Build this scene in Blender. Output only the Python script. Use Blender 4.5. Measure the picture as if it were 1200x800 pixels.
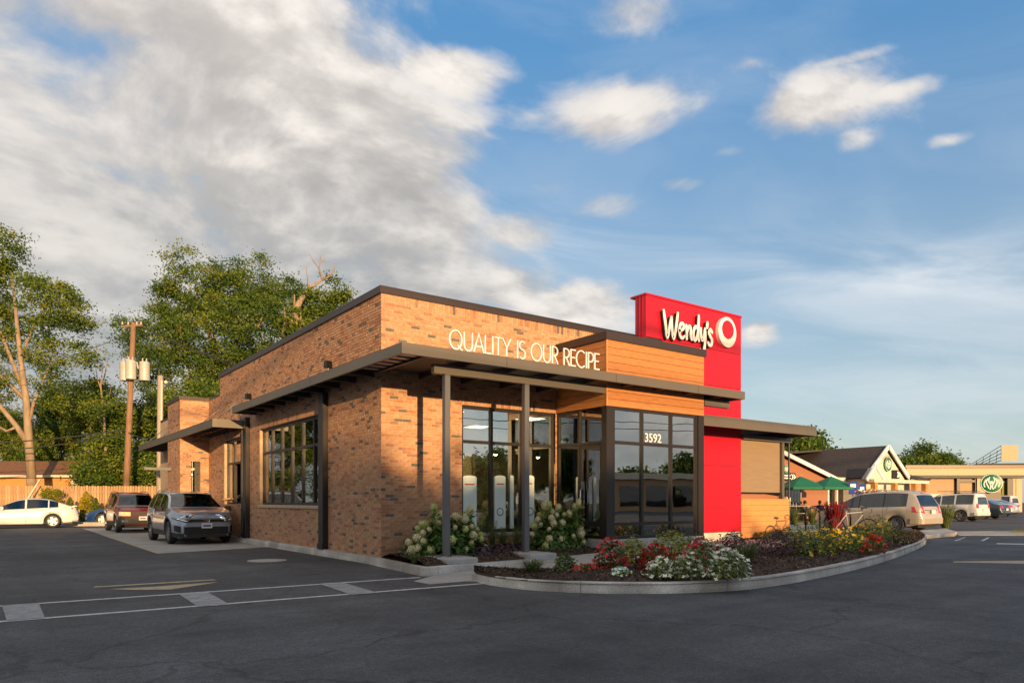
import bpy, bmesh, math, random
import numpy as np
from mathutils import Vector, Matrix
random.seed(7)
rng = np.random.default_rng(7)
PI = math.pi
S = bpy.context.scene
COL = S.collection
for o in list(bpy.data.objects): bpy.data.objects.remove(o)

# ------------------------------------------------------------------ camera
EYE = Vector((-6.67, -13.77, 1.35))
HEAD = math.atan2(.5906, .807)                      # heading, clockwise from +y
RV = Vector((math.cos(HEAD), -math.sin(HEAD), 0)); FV = Vector((math.sin(HEAD), math.cos(HEAD), 0))
cd = bpy.data.cameras.new('camera'); cam = bpy.data.objects.new('camera', cd); COL.objects.link(cam)
cam.location = EYE; cam.rotation_euler = (PI/2, 0, -HEAD)
cd.sensor_width = 36; cd.lens = 36*838/1200; cd.shift_y = .155; cd.clip_end = 2000
S.camera = cam
# ------------------------------------------------------------------ sun, world, exposure
SUN = Vector((-.22, -1, .112)).normalized()          # towards the sun
sl = bpy.data.lights.new('sun', 'SUN'); sl.energy = 3.5; sl.angle = math.radians(.55); sl.color = (1, .62, .29)
so = bpy.data.objects.new('sun', sl); COL.objects.link(so)
so.rotation_euler = SUN.to_track_quat('Z', 'Y').to_euler(); so.location = (-10, -60, 30)
S.view_settings.view_transform = 'Standard'; S.view_settings.look = 'None'
S.view_settings.exposure = 1.2; S.view_settings.gamma = 1; S.view_settings.use_curve_mapping = False
S.cycles.max_bounces = 8; S.cycles.transparent_max_bounces = 16; S.cycles.use_denoising = True
S.cycles.sample_clamp_indirect = 6

W = bpy.data.worlds.new('World'); S.world = W; W.use_nodes = True
W.cycles.sampling_method = 'MANUAL'; W.cycles.sample_map_resolution = 512
def build_world():
    nt = W.node_tree; nt.nodes.clear(); L = nt.links
    N = lambda t: nt.nodes.new(t)
    def M(op, a, b=None, c=None, clamp=False):
        n = N('ShaderNodeMath'); n.operation = op; n.use_clamp = clamp
        for i, v in enumerate((a, b, c)):
            if v is None: continue
            if hasattr(v, 'links'): L.new(v, n.inputs[i])
            else: n.inputs[i].default_value = v
        return n.outputs[0]
    def mixc(f, a, b):
        n = N('ShaderNodeMix'); n.data_type = 'RGBA'
        for i, v in ((0, f), (6, a), (7, b)):
            if hasattr(v, 'links'): L.new(v, n.inputs[i])
            else: n.inputs[i].default_value = v if i == 0 else (*v, 1)
        return n.outputs[2]
    def sstep(x, lo, hi):
        n = N('ShaderNodeMapRange'); n.interpolation_type = 'SMOOTHSTEP'
        L.new(x, n.inputs[0]); n.inputs[1].default_value = lo; n.inputs[2].default_value = hi
        return n.outputs[0]
    tc = N('ShaderNodeTexCoord'); d = tc.outputs['Generated']
    sky = N('ShaderNodeTexSky'); sky.sky_type = 'NISHITA'; sky.sun_disc = False
    sky.sun_elevation = math.asin(SUN.z); sky.sun_rotation = math.atan2(SUN.x, SUN.y)
    sky.air_density = 1.0; sky.dust_density = .6; sky.ozone_density = 1.5; sky.altitude = 100
    sep = N('ShaderNodeSeparateXYZ'); L.new(d, sep.inputs[0]); X, Y, Z = sep.outputs
    r_ = M('ADD', M('MULTIPLY', X, RV.x), M('MULTIPLY', Y, RV.y))
    f_ = M('ADD', M('MULTIPLY', X, FV.x), M('MULTIPLY', Y, FV.y))
    az = M('ARCTAN2', r_, f_)                        # compass angle measured from the street's view axis
    el = M('ARCSINE', Z)
    # cloud noise lives on the dome, flattened towards the horizon
    def coords(off, zs=1.9):
        c = N('ShaderNodeCombineXYZ')
        L.new(M('ADD', X, off[0]), c.inputs[0]); L.new(M('ADD', Y, off[1]), c.inputs[1])
        L.new(M('MULTIPLY', M('ADD', Z, off[2]), zs), c.inputs[2]); return c.outputs[0]
    def noise(co, sc, det, rough, dist=0.0):
        n = N('ShaderNodeTexNoise'); L.new(co, n.inputs['Vector'])
        n.inputs['Scale'].default_value = sc; n.inputs['Detail'].default_value = det
        n.inputs['Roughness'].default_value = rough; n.inputs['Distortion'].default_value = dist
        return n.outputs['Fac']
    # big bank of cumulus over the left part of the dome (periodic round the compass)
    side = M('SUBTRACT', M('SUBTRACT', .50, M('SINE', az)), M('MULTIPLY', M('MINIMUM', M('MAXIMUM', el, .36), .62), 1.06))
    bank = sstep(side, -.12, .30)
    def ae(px, py):
        r = (px-600)/838; s = (586-py)/838; return math.atan2(r, 1), math.asin(s/math.sqrt(1+r*r+s*s))
    # loose cumulus: place, half width and half height (in pixels of the view axis scale), strength
    acc = None
    for px, py, wx, hy, k in [(735,14,90,46,.86),(735,128,110,52,.84),(690,110,70,30,.6),(955,122,95,48,.92),(1040,110,62,16,.74),(1000,165,40,26,.66),(985,72,70,10,.60),(872,78,50,16,.52),
            (800,216,44,15,.78),(722,240,66,24,.80),(528,84,66,30,.95),(850,178,50,14,.62),(690,358,80,36,1.0),(590,340,80,42,.95),(889,388,30,22,1.0),(600,270,80,34,.9),(640,225,50,20,.6),(1110,165,36,9,.5)]:
        a, e = ae(px, py); a2, _ = ae(px+wx, py); _, e2 = ae(px, py-hy); sa, se = (a2-a), (e2-e)
        q = M('ADD', M('POWER', M('ABSOLUTE', M('DIVIDE', M('SUBTRACT', az, a), sa)), 2.0), M('POWER', M('ABSOLUTE', M('DIVIDE', M('SUBTRACT', el, e), se)), 2.0))
        g = M('MULTIPLY', M('EXPONENT', M('MULTIPLY', q, -.75)), k)
        acc = g if acc is None else M('MAXIMUM', acc, g)
    # the same broken cover goes on overhead and behind
    rest_ = M('MAXIMUM', sstep(el, .66, .95), sstep(M('COSINE', az), .45, -.1))
    cov = M('MAXIMUM', M('MAXIMUM', M('MULTIPLY', bank, .56), M('MULTIPLY', acc, .52)), M('MULTIPLY', rest_, .36))
    def dens(off):
        co = coords(off)
        n1 = noise(co, 3.0, 9, .60, .35); n3 = M('ABSOLUTE', M('SUBTRACT', noise(co, 6.5, 3, .5), .5))      # folded noise gives rounded heads
        return M('ADD', M('ADD', M('MULTIPLY', n1, 1.25), M('MULTIPLY', n3, -.55)), cov)
    sx, sy = SUN.x*.5+RV.x*.9, SUN.y*.5+RV.y*.9
    d0 = dens((0, 0, 0)); d1 = dens((sx*.018, sy*.018, .022)); d2 = dens((sx*.07, sy*.07, .08))
    mask = sstep(d0, .78, 1.06)
    lit = M('ADD', M('MULTIPLY', sstep(M('SUBTRACT', d0, d1), -.13, .16), .55), M('MULTIPLY', sstep(M('SUBTRACT', d0, d2), -.30, .34), .45))
    thick = sstep(d0, .92, 1.32)
    # thin cirrus
    cc = N('ShaderNodeCombineXYZ')
    L.new(M('MULTIPLY', az, 2.0), cc.inputs[0]); L.new(M('MULTIPLY', M('ADD', el, M('MULTIPLY', az, .15)), 8.0), cc.inputs[1])
    cir = noise(cc.outputs[0], 1.3, 6, .55, .8)
    band = M('EXPONENT', M('MULTIPLY', M('POWER', M('ABSOLUTE', M('DIVIDE', M('SUBTRACT', M('ADD', el, M('MULTIPLY', az, .16)), .35), .036)), 2.0), -1.0))
    low = sstep(el, .34, .08)
    cm = M('MULTIPLY', sstep(cir, .34, .78), M('ADD', M('ADD', M('MULTIPLY', band, .62), M('MULTIPLY', low, .46)), .16), clamp=True)
    K = 10.0                                           # cloud radiance in sky units (strength .1)
    # sky: nishita, its low sun warmth kept by the lamp
    hs = N('ShaderNodeHueSaturation'); L.new(sky.outputs[0], hs.inputs['Color']); hs.inputs['Saturation'].default_value = SKY_SAT; hs.inputs['Value'].default_value = SKY_VAL
    blue = mixc(M('POWER', sstep(el, .66, -.02), .9), (K*.021, K*.115, K*.262), (K*.172, K*.212, K*.246))
    base = mixc(SKY_MIX, hs.outputs[0], blue)
    base = mixc(cm, base, (K*.38, K*.392, K*.402))
    dark = mixc(sstep(el, .14, .58), (K*.170, K*.178, K*.182), (K*.225, K*.207, K*.193))
    bright = mixc(thick, (K*.360, K*.340, K*.322), (K*.455, K*.424, K*.388))
    # the bank greys away from its sunlit rim and towards its base
    sh2 = M('MULTIPLY', lit, M('ADD', .66, M('MULTIPLY', sstep(side, .85, -.05), .62)))
    big_ = M('MULTIPLY', M('SUBTRACT', noise(coords((.35, .12, .2)), 1.9, 3, .5), .50), 1.15)
    base_ = M('MULTIPLY', M('MULTIPLY', sstep(el, .46, .22), bank), -.20)
    ccol = mixc(M('ADD', M('ADD', M('ADD', sh2, big_), base_), M('MULTIPLY', M('SUBTRACT', 1.0, thick), .20), clamp=True), dark, bright)
    fin = mixc(M('MULTIPLY', mask, .97), base, ccol)
    bg = N('ShaderNodeBackground'); bg.inputs[1].default_value = .1; L.new(fin, bg.inputs[0])
    out = N('ShaderNodeOutputWorld'); L.new(bg.outputs[0], out.inputs[0])
SKY_SAT, SKY_VAL, SKY_MIX = 1.0, 1.3, .72
build_world()

# ------------------------------------------------------------------ pixel / place helpers (photograph is 1200 x 800)
def ray(px): r = (px-600)/838; return FV + RV*r
def on_y(px, y): d = ray(px); t = (y-EYE.y)/d.y; return EYE.x + d.x*t, t
def on_x(px, x): d = ray(px); t = (x-EYE.x)/d.x; return EYE.y + d.y*t, t
def zof(py, t): return EYE.z + (586-py)/838*t
def at(px, t, py=None):
    p = EYE + ray(px)*t; p.z = 0 if py is None else zof(py, t); return p
def gnd(px, py, z=0): t = 838*(EYE.z-z)/(py-586); p = EYE + ray(px)*t; p.z = z; return p

# ------------------------------------------------------------------ mesh builder
class MB:
    def __init__(s): s.v = []; s.f = []; s.m = []
    def add(s, vs, fs, mi=0):
        b = len(s.v); s.v += [tuple(v) for v in vs]
        for f in fs: s.f.append([b+i for i in f]); s.m.append(mi)
        return s
    def box(s, x0, x1, y0, y1, z0, z1, mi=0):
        v = [(x, y, z) for z in (z0, z1) for y in (y0, y1) for x in (x0, x1)]
        return s.add(v, [(0,2,3,1),(4,5,7,6),(0,1,5,4),(2,6,7,3),(0,4,6,2),(1,3,7,5)], mi)
    def bbox(s, x0, x1, y0, y1, z0, z1, b=.01, mi=0):
        """box with chamfered vertical and top edges"""
        def ring(ins, z): i = ins; return [(x0+i+b,y0+i,z),(x1-i-b,y0+i,z),(x1-i,y0+i+b,z),(x1-i,y1-i-b,z),(x1-i-b,y1-i,z),(x0+i+b,y1-i,z),(x0+i,y1-i-b,z),(x0+i,y0+i+b,z)]
        v = ring(0,z0)+ring(0,z1-b)+ring(b*.8,z1); f = []
        for k in (0,1):
            for i in range(8): j=(i+1)%8; f.append((k*8+i,k*8+j,k*8+8+j,k*8+8+i))
        f.append(tuple(range(16,24))); f.append(tuple(range(7,-1,-1)))
        return s.add(v, f, mi)
    def beam(s, a, b, w, h, mi=0, up=(0,0,1)):
        a = Vector(a); b = Vector(b); d = (b-a).normalized(); u = Vector(up)
        sd = d.cross(u)
        if sd.length < 1e-4: sd = d.cross(Vector((1,0,0)))
        sd.normalize(); u = sd.cross(d)
        v = [p + sd*(w/2*i) + u*(h/2*j) for p in (a, b) for i, j in ((-1,-1),(1,-1),(1,1),(-1,1))]
        return s.add(v, [(0,1,2,3),(7,6,5,4),(0,4,5,1),(1,5,6,2),(2,6,7,3),(3,7,4,0)], mi)
    def prism(s, poly, z0, z1, mi=0):
        n = len(poly); v = [(p[0],p[1],z0) for p in poly]+[(p[0],p[1],z1) for p in poly]
        f = [tuple(range(n-1,-1,-1)), tuple(range(n,2*n))]+[(i,(i+1)%n,n+(i+1)%n,n+i) for i in range(n)]
        return s.add(v, f, mi)
    def tube(s, path, r, n=7, mi=0, caps=True):
        P = [Vector(p) for p in path]; R = r if hasattr(r, '__len__') else [r]*len(P)
        b = len(s.v); ref = None
        for i, p in enumerate(P):
            d = (P[min(i+1,len(P)-1)]-P[max(i-1,0)]).normalized()
            if ref is None: ref = Vector((0,0,1)) if abs(d.z) < .9 else Vector((1,0,0))
            u = d.cross(ref).normalized(); w = u.cross(d).normalized(); ref = w
            for k in range(n):
                a = 2*PI*k/n; s.v.append(tuple(p + (u*math.cos(a)+w*math.sin(a))*R[i]))
        for i in range(len(P)-1):
            for k in range(n):
                k2 = (k+1)%n; s.f.append([b+i*n+k, b+i*n+k2, b+(i+1)*n+k2, b+(i+1)*n+k]); s.m.append(mi)
        if caps:
            s.f.append([b+k for k in range(n-1,-1,-1)]); s.m.append(mi)
            s.f.append([b+(len(P)-1)*n+k for k in range(n)]); s.m.append(mi)
        return s
    def lathe(s, prof, n=20, mi=0, M=None):
        b = len(s.v); M = M or Matrix.Identity(4)
        for (r, z) in prof:
            for k in range(n):
                a = 2*PI*k/n; s.v.append(tuple(M @ Vector((r*math.cos(a), r*math.sin(a), z))))
        for i in range(len(prof)-1):
            for k in range(n):
                k2 = (k+1)%n; s.f.append([b+i*n+k, b+i*n+k2, b+(i+1)*n+k2, b+(i+1)*n+k]); s.m.append(mi)
        return s
    def ball(s, c, r, n=10, m=7, mi=0, sq=(1,1,1)):
        prof = [(math.sin(PI*i/m)*r+1e-5, -math.cos(PI*i/m)*r) for i in range(m+1)]
        return s.lathe(prof, n, mi, Matrix.Translation(c) @ Matrix.Diagonal((*sq, 1)))
    def ribbon(s, pts, w, fr, mi=0, d0=0.0, d1=.03, closed=False):
        """flat stroke of width w; fr maps (u, v, depth) to a point"""
        P = [Vector((p[0], p[1])) for p in pts]; n = len(P); Wd = w if hasattr(w, '__len__') else [w]*n; Lr = []
        for i in range(n):
            a = P[i-1] if (i or closed) else P[i]; c = P[(i+1)%n] if (i < n-1 or closed) else P[i]
            d1_ = (P[i]-a); d2_ = (c-P[i])
            d1_ = d1_.normalized() if d1_.length > 1e-6 else d2_.normalized(); d2_ = d2_.normalized() if d2_.length > 1e-6 else d1_
            t = (d1_+d2_); t = t.normalized() if t.length > .2 else d1_
            nn = Vector((-t.y, t.x)); k = 1/max(.55, abs(nn.dot(Vector((-d1_.y, d1_.x)))))
            Lr.append((P[i]+nn*Wd[i]/2*k, P[i]-nn*Wd[i]/2*k))
        b = len(s.v)
        for a, c in Lr:
            for q, dd in ((a,d1),(c,d1),(c,d0),(a,d0)): s.v.append(tuple(fr(q.x, q.y, dd)))
        for i in range(n if closed else n-1):
            j = (i+1)%n
            for k in range(4):
                k2 = (k+1)%4; s.f.append([b+i*4+k, b+i*4+k2, b+j*4+k2, b+j*4+k]); s.m.append(mi)
        if not closed:
            s.f.append([b+3,b+2,b+1,b]); s.f.append([b+(n-1)*4+k for k in range(4)]); s.m += [mi, mi]
        return s
    def mesh(s, name, mats, smooth=False):
        me = bpy.data.meshes.new(name); me.from_pydata(s.v, [], s.f)
        mats = mats if isinstance(mats, (list, tuple)) else [mats]
        for m in mats: me.materials.append(MT[m])
        if len(mats) > 1: me.polygons.foreach_set('material_index', s.m)
        bm = bmesh.new(); bm.from_mesh(me); bmesh.ops.recalc_face_normals(bm, faces=bm.faces); bm.to_mesh(me); bm.free()
        if smooth:
            me.polygons.foreach_set('use_smooth', [True]*len(me.polygons))
            if smooth is not True: me.set_sharp_from_angle(angle=smooth)
        me.update(); return me
    def build(s, name, mats, parent=None, smooth=False, loc=None, rot=None, **kw):
        return link(name, s.mesh(name, mats, smooth), parent, loc, rot, **kw)
def link(name, me, parent=None, loc=None, rot=None, label=None, cat=None, group=None, kind=None):
    o = bpy.data.objects.new(name, me); COL.objects.link(o)
    if parent: o.parent = parent
    if loc is not None: o.location = loc
    if rot is not None: o.rotation_euler = rot
    tag(o, label, cat, group, kind); return o
def tag(o, label=None, cat=None, group=None, kind=None):
    if label: o['label'] = label
    if cat: o['category'] = cat
    if group: o['group'] = group
    if kind: o['kind'] = kind
    return o
def thing(name, label, cat, loc=(0,0,0), rz=0, group=None):
    o = bpy.data.objects.new(name, None); COL.objects.link(o); o.location = loc; o.rotation_euler = (0,0,rz); o.empty_display_size = .2
    return tag(o, label, cat, group)
def copy_tree(o, parent=None):
    c = o.copy(); COL.objects.link(c); c.parent = parent
    for ch in o.children: copy_tree(ch, c)
    return c
SMOOTH = math.radians(38)

# ------------------------------------------------------------------ materials
MT = {}
def pm(name, col, rough=.6, metal=0.0, var=.12, scale=6.0, bump=0.0, bscale=60.0, coat=0.0, spec=.5, col2=None, emit=0.0, detail=5, stretch=None):
    m = bpy.data.materials.new(name); m.use_nodes = True; nt = m.node_tree; b = nt.nodes['Principled BSDF']
    b.inputs['Roughness'].default_value = rough; b.inputs['Metallic'].default_value = metal
    b.inputs['Coat Weight'].default_value = coat; b.inputs['Coat Roughness'].default_value = .06
    b.inputs['Specular IOR Level'].default_value = spec
    tc = nt.nodes.new('ShaderNodeTexCoord'); src = tc.outputs['Object']
    if stretch:
        mp = nt.nodes.new('ShaderNodeMapping'); mp.inputs['Scale'].default_value = stretch; nt.links.new(src, mp.inputs[0]); src = mp.outputs[0]
    n = nt.nodes.new('ShaderNodeTexNoise'); n.inputs['Scale'].default_value = scale; n.inputs['Detail'].default_value = detail
    nt.links.new(src, n.inputs['Vector'])
    r = nt.nodes.new('ShaderNodeValToRGB'); r.color_ramp.elements[0].position = .3; r.color_ramp.elements[1].position = .7
    c2 = col2 or tuple(min(1, c*(1+var)) for c in col); c1 = col if col2 else tuple(c*(1-var) for c in col)
    r.color_ramp.elements[0].color = (*c1, 1); r.color_ramp.elements[1].color = (*c2, 1)
    nt.links.new(n.outputs['Fac'], r.inputs[0]); nt.links.new(r.outputs[0], b.inputs['Base Color'])
    if bump:
        n2 = nt.nodes.new('ShaderNodeTexNoise'); n2.inputs['Scale'].default_value = bscale; n2.inputs['Detail'].default_value = 3
        nt.links.new(src, n2.inputs['Vector'])
        bp = nt.nodes.new('ShaderNodeBump'); bp.inputs['Strength'].default_value = bump; bp.inputs['Distance'].default_value = .02
        nt.links.new(n2.outputs['Fac'], bp.inputs['Height']); nt.links.new(bp.outputs[0], b.inputs['Normal'])
    if emit:
        b.inputs['Emission Color'].default_value = (*col, 1); b.inputs['Emission Strength'].default_value = emit
    MT[name] = m; return m
def glass(name, tint, base=.1, k=1.0, rough=0.0, ior=1.52):
    m = bpy.data.materials.new(name); m.use_nodes = True; nt = m.node_tree; nt.nodes.clear()
    N = nt.nodes.new; tr = N('ShaderNodeBsdfTransparent'); tr.inputs[0].default_value = (*tint, 1)
    gl = N('ShaderNodeBsdfGlossy'); gl.inputs[0].default_value = (.93,.96,.95,1); gl.inputs['Roughness'].default_value = rough
    fr = N('ShaderNodeFresnel'); fr.inputs[0].default_value = ior
    ma = N('ShaderNodeMath'); ma.operation = 'MULTIPLY_ADD'; ma.use_clamp = True; ma.inputs[1].default_value = k; ma.inputs[2].default_value = base
    nt.links.new(fr.outputs[0], ma.inputs[0]); mx = N('ShaderNodeMixShader'); nt.links.new(ma.outputs[0], mx.inputs[0])
    nt.links.new(tr.outputs[0], mx.inputs[1]); nt.links.new(gl.outputs[0], mx.inputs[2])
    # faint waviness of the sheet
    tc = N('ShaderNodeTexCoord'); nz = N('ShaderNodeTexNoise'); nz.inputs['Scale'].default_value = 1.3; nz.inputs['Detail'].default_value = 1
    nt.links.new(tc.outputs['Object'], nz.inputs['Vector']); bp = N('ShaderNodeBump'); bp.inputs['Strength'].default_value = .05; bp.inputs['Distance'].default_value = .03
    nt.links.new(nz.outputs['Fac'], bp.inputs['Height']); nt.links.new(bp.outputs[0], gl.inputs['Normal'])
    o = N('ShaderNodeOutputMaterial'); nt.links.new(mx.outputs[0], o.inputs[0]); MT[name] = m
def leafmat(name, c1, c2, trans=.35, scale=1.2):
    m = bpy.data.materials.new(name); m.use_nodes = True; nt = m.node_tree; b = nt.nodes['Principled BSDF']
    N = nt.nodes.new; tc = N('ShaderNodeTexCoord'); nz = N('ShaderNodeTexNoise'); nz.inputs['Scale'].default_value = scale; nz.inputs['Detail'].default_value = 6; nz.inputs['Roughness'].default_value = .7
    nt.links.new(tc.outputs['Object'], nz.inputs['Vector']); r = N('ShaderNodeValToRGB')
    r.color_ramp.elements[0].position = .32; r.color_ramp.elements[1].position = .68
    r.color_ramp.elements[0].color = (*c1, 1); r.color_ramp.elements[1].color = (*c2, 1)
    nt.links.new(nz.outputs['Fac'], r.inputs[0]); nt.links.new(r.outputs[0], b.inputs['Base Color'])
    b.inputs['Roughness'].default_value = .5; b.inputs['Specular IOR Level'].default_value = .35
    tl = N('ShaderNodeBsdfTranslucent'); nt.links.new(r.outputs[0], tl.inputs[0])
    mx = N('ShaderNodeMixShader'); mx.inputs[0].default_value = trans
    nt.links.new(b.outputs[0], mx.inputs[1]); nt.links.new(tl.outputs[0], mx.inputs[2])
    nt.links.new(mx.outputs[0], nt.nodes['Material Output'].inputs[0]); MT[name] = m

def ground_material(name, c1, c2, patch, fine, bump, rough=.8, wear=None):
    """paving: large patches, fine aggregate and long wheel-worn streaks"""
    m = bpy.data.materials.new(name); m.use_nodes = True; nt = m.node_tree; b = nt.nodes['Principled BSDF']; N = nt.nodes.new; L = nt.links
    tc = N('ShaderNodeTexCoord')
    def nz(sc, det, st=None, ro=.55):
        n = N('ShaderNodeTexNoise'); n.inputs['Scale'].default_value = sc; n.inputs['Detail'].default_value = det; n.inputs['Roughness'].default_value = ro
        if st:
            mp = N('ShaderNodeMapping'); mp.inputs['Scale'].default_value = st[0]; mp.inputs['Rotation'].default_value = (0,0,st[1])
            L.new(tc.outputs['Object'], mp.inputs[0]); L.new(mp.outputs[0], n.inputs['Vector'])
        else: L.new(tc.outputs['Object'], n.inputs['Vector'])
        return n.outputs['Fac']
    def ramp(f, a, b_, lo=.3, hi=.7):
        r = N('ShaderNodeValToRGB'); r.color_ramp.elements[0].position = lo; r.color_ramp.elements[1].position = hi
        r.color_ramp.elements[0].color = (*a,1); r.color_ramp.elements[1].color = (*b_,1); L.new(f, r.inputs[0]); return r.outputs[0]
    def mul(a, b_, f=1.0):
        n = N('ShaderNodeMix'); n.data_type = 'RGBA'; n.blend_type = 'MULTIPLY'; n.inputs[0].default_value = f
        L.new(a, n.inputs[6]); L.new(b_, n.inputs[7]); return n.outputs[2]
    col = ramp(nz(patch, 6), c1, c2)
    col = mul(col, ramp(nz(fine, 2, None, .7), (.50,.50,.50), (1.5,1.5,1.5), .36, .64), .95 if name.startswith('asphalt') else .45)
    if name.startswith('asphalt'):
        col = mul(col, ramp(nz(17, 4, None, .75), (.72,.72,.72), (1.3,1.3,1.3), .36, .64), .9)
        col = mul(col, ramp(nz(3.2, 5, None, .7), (.84,.84,.84), (1.16,1.16,1.16), .36, .64), .9)
    if wear:
        for st, lo, hi in wear: col = mul(col, ramp(nz(1.0, 5, st), lo, hi, .35, .68))
    if wear and name == 'asphalt':
        # hairline cracks wandering through the paving, faint oil drips, paler scuffed arcs
        vo = N('ShaderNodeTexVoronoi'); vo.feature = 'DISTANCE_TO_EDGE'; vo.inputs['Scale'].default_value = .23
        wv = N('ShaderNodeVectorMath'); wv.operation = 'ADD'; nn = N('ShaderNodeTexNoise'); nn.inputs['Scale'].default_value = 1.4; nn.inputs['Detail'].default_value = 6
        L.new(tc.outputs['Object'], nn.inputs['Vector']); sc_ = N('ShaderNodeVectorMath'); sc_.operation = 'SCALE'; sc_.inputs['Scale'].default_value = 1.1
        L.new(nn.outputs['Color'], sc_.inputs[0]); L.new(tc.outputs['Object'], wv.inputs[0]); L.new(sc_.outputs[0], wv.inputs[1]); L.new(wv.outputs[0], vo.inputs['Vector'])
        col = mul(col, ramp(vo.outputs['Distance'], (.55,.55,.55), (1,1,1), .002, .010), .8)
        col = mul(col, ramp(nz(.9, 2, None, .4), (.62,.62,.63), (1,1,1), .24, .34), .7)
        col = mul(col, ramp(nz(.33, 7, None, .65), (1,1,1), (1.35,1.34,1.30), .56, .72), .8)
    L.new(col, b.inputs['Base Color']); b.inputs['Roughness'].default_value = rough; b.inputs['Specular IOR Level'].default_value = .35
    n2 = nz(fine*.8, 4); bp = N('ShaderNodeBump'); bp.inputs['Strength'].default_value = bump; bp.inputs['Distance'].default_value = .012
    L.new(n2, bp.inputs['Height']); L.new(bp.outputs[0], b.inputs['Normal']); MT[name] = m

w1 = [(((.06,.9,1), .63), (.80,.80,.80), (1.18,1.18,1.18)), (((.9,.07,1), .15), (.86,.86,.86), (1.12,1.12,1.12)), (((.22,.22,1), 0), (.8,.8,.8), (1.2,1.2,1.22))]
ground_material('asphalt', (.066,.067,.071), (.092,.093,.097), .6, 75, .6, .85, w1)
ground_material('asphalt_far', (.052,.052,.056), (.075,.073,.074), .3, 40, .4, .85)
ground_material('concrete', (.30,.285,.26), (.42,.40,.37), 1.6, 70, .25, .85)
ground_material('kerb', (.44,.425,.40), (.60,.58,.545), 1.1, 60, .3, .85, [(((.5,.5,9), 0), (.82,.81,.79), (1.1,1.1,1.1)), (((1.3,1.3,.4), 0), (.62,.61,.60), (1.12,1.12,1.12))])
ground_material('mulch', (.028,.017,.011), (.075,.045,.028), 14, 60, 1.0, .95)
ground_material('soil_grass', (.05,.065,.02), (.12,.11,.045), .8, 30, .8, .9)
ground_material('line_white', (.40,.40,.41), (.66,.66,.66), 9, 60, .3, .8)
ground_material('line_block', (.24,.24,.245), (.38,.38,.385), 7, 60, .3, .8, [(((.8,14,1), .1), (.72,.72,.72), (1.15,1.15,1.15))])
ground_material('line_yellow', (.34,.265,.16), (.50,.41,.27), 9, 60, .3, .8)
pm('mortar', (.47,.35,.235), .9, var=.15, scale=9, bump=.3, bscale=90)
for i, c in enumerate([(.45,.245,.135), (.48,.275,.16), (.42,.215,.115), (.36,.165,.09), (.30,.165,.11), (.13,.115,.10)]):
    pm('brick%d' % i, c, .85, var=.22, scale=14, bump=.45, bscale=70)
BRW = [.34, .28, .18, .10, .055, .045]
pm('coping', (.050,.037,.036), .42, .3, var=.06, scale=2)
pm('canopy_paint', (.135,.120,.098), .45, .25, var=.05, scale=1.5)
pm('canopy_dark', (.045,.044,.043), .5, .2, var=.08)
pm('steel_grey', (.13,.135,.14), .42, .35, var=.06, scale=3)
pm('frame', (.020,.016,.016), .45, .1, var=.08)
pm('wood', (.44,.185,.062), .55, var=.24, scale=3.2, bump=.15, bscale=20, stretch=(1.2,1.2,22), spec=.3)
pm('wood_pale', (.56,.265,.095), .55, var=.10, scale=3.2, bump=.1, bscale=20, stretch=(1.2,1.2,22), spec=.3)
pm('red_panel', (.47,.003,.017), .42, var=.07, scale=1.2, bump=.03, bscale=3)
pm('sign_white', (.80,.81,.80), .45, var=.04)
pm('white', (.78,.77,.75), .5, var=.05)
pm('soffit', (.07,.068,.066), .6, var=.1)
pm('slat', (.30,.31,.33), .4, .3, var=.06)
pm('roof_membrane', (.10,.10,.10), .9, var=.2)
pm('stone_grey', (.37,.365,.35), .8, var=.14, scale=4, bump=.2)
pm('interior_tan', (.55,.42,.26), .8, var=.05)
pm('interior_dark', (.10,.085,.07), .7, var=.2)
pm('interior_floor', (.16,.13,.11), .5, var=.25, scale=3)
pm('poster', (.66,.80,.76), .5, var=.04)
pm('poster_ink', (.10,.17,.20), .5, var=.1)
pm('red_ink', (.55,.03,.03), .5, var=.05)
pm('mesh_screen', (.235,.175,.115), .75, var=.10, scale=2, stretch=(1,1,30))
pm('black', (.012,.012,.013), .45, var=.1)
pm('black_metal', (.016,.016,.017), .35, .5, var=.1)
pm('rubber', (.018,.018,.018), .75, var=.2, bump=.1)
pm('rim', (.23,.23,.24), .38, .6, var=.06)
pm('chrome', (.7,.7,.72), .12, 1.0, var=.03)
pm('plastic_dark', (.022,.022,.024), .55, var=.12)
pm('lamp_clear', (.85,.87,.90), .10, .9, var=.1, coat=.8)
pm('lamp_red', (.42,.012,.014), .18, var=.12, coat=.8)
pm('lamp_amber', (.80,.62,.36), .2, var=.1, coat=.5)
pm('plate', (.70,.70,.68), .4, var=.04)
pm('plate_ink', (.05,.08,.2), .5, var=.1)
pm('seat', (.03,.03,.032), .8, var=.1)
for n_, c, me in [('paint_silver',(.31,.36,.43),.45),('paint_maroon',(.13,.008,.016),.15),('paint_white',(.60,.60,.59),0),('paint_blue',(.008,.045,.16),.2),
                  ('paint_tan',(.45,.39,.31),.3),('paint_darkblue',(.030,.045,.065),.5),('paint_grey',(.46,.47,.48),.35)]:
    pm(n_, c, .30, me, var=.02, coat=.9)
glass('glass', (.88,.92,.88), .34, 1.1)
glass('glass_side', (.62,.66,.62), .26, 1.0)
glass('car_glass', (.10,.12,.12), .05, 1.2)
glass('car_glass_clear', (.48,.53,.53), .05, 1.2)
leafmat('leaf_dark', (0.034, 0.08, 0.012), (0.085, 0.15, 0.022)); leafmat('leaf_mid', (0.075, 0.14, 0.018), (0.15, 0.215, 0.032)); leafmat('leaf_light', (0.15, 0.2, 0.022), (0.27, 0.3, 0.042))
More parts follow.
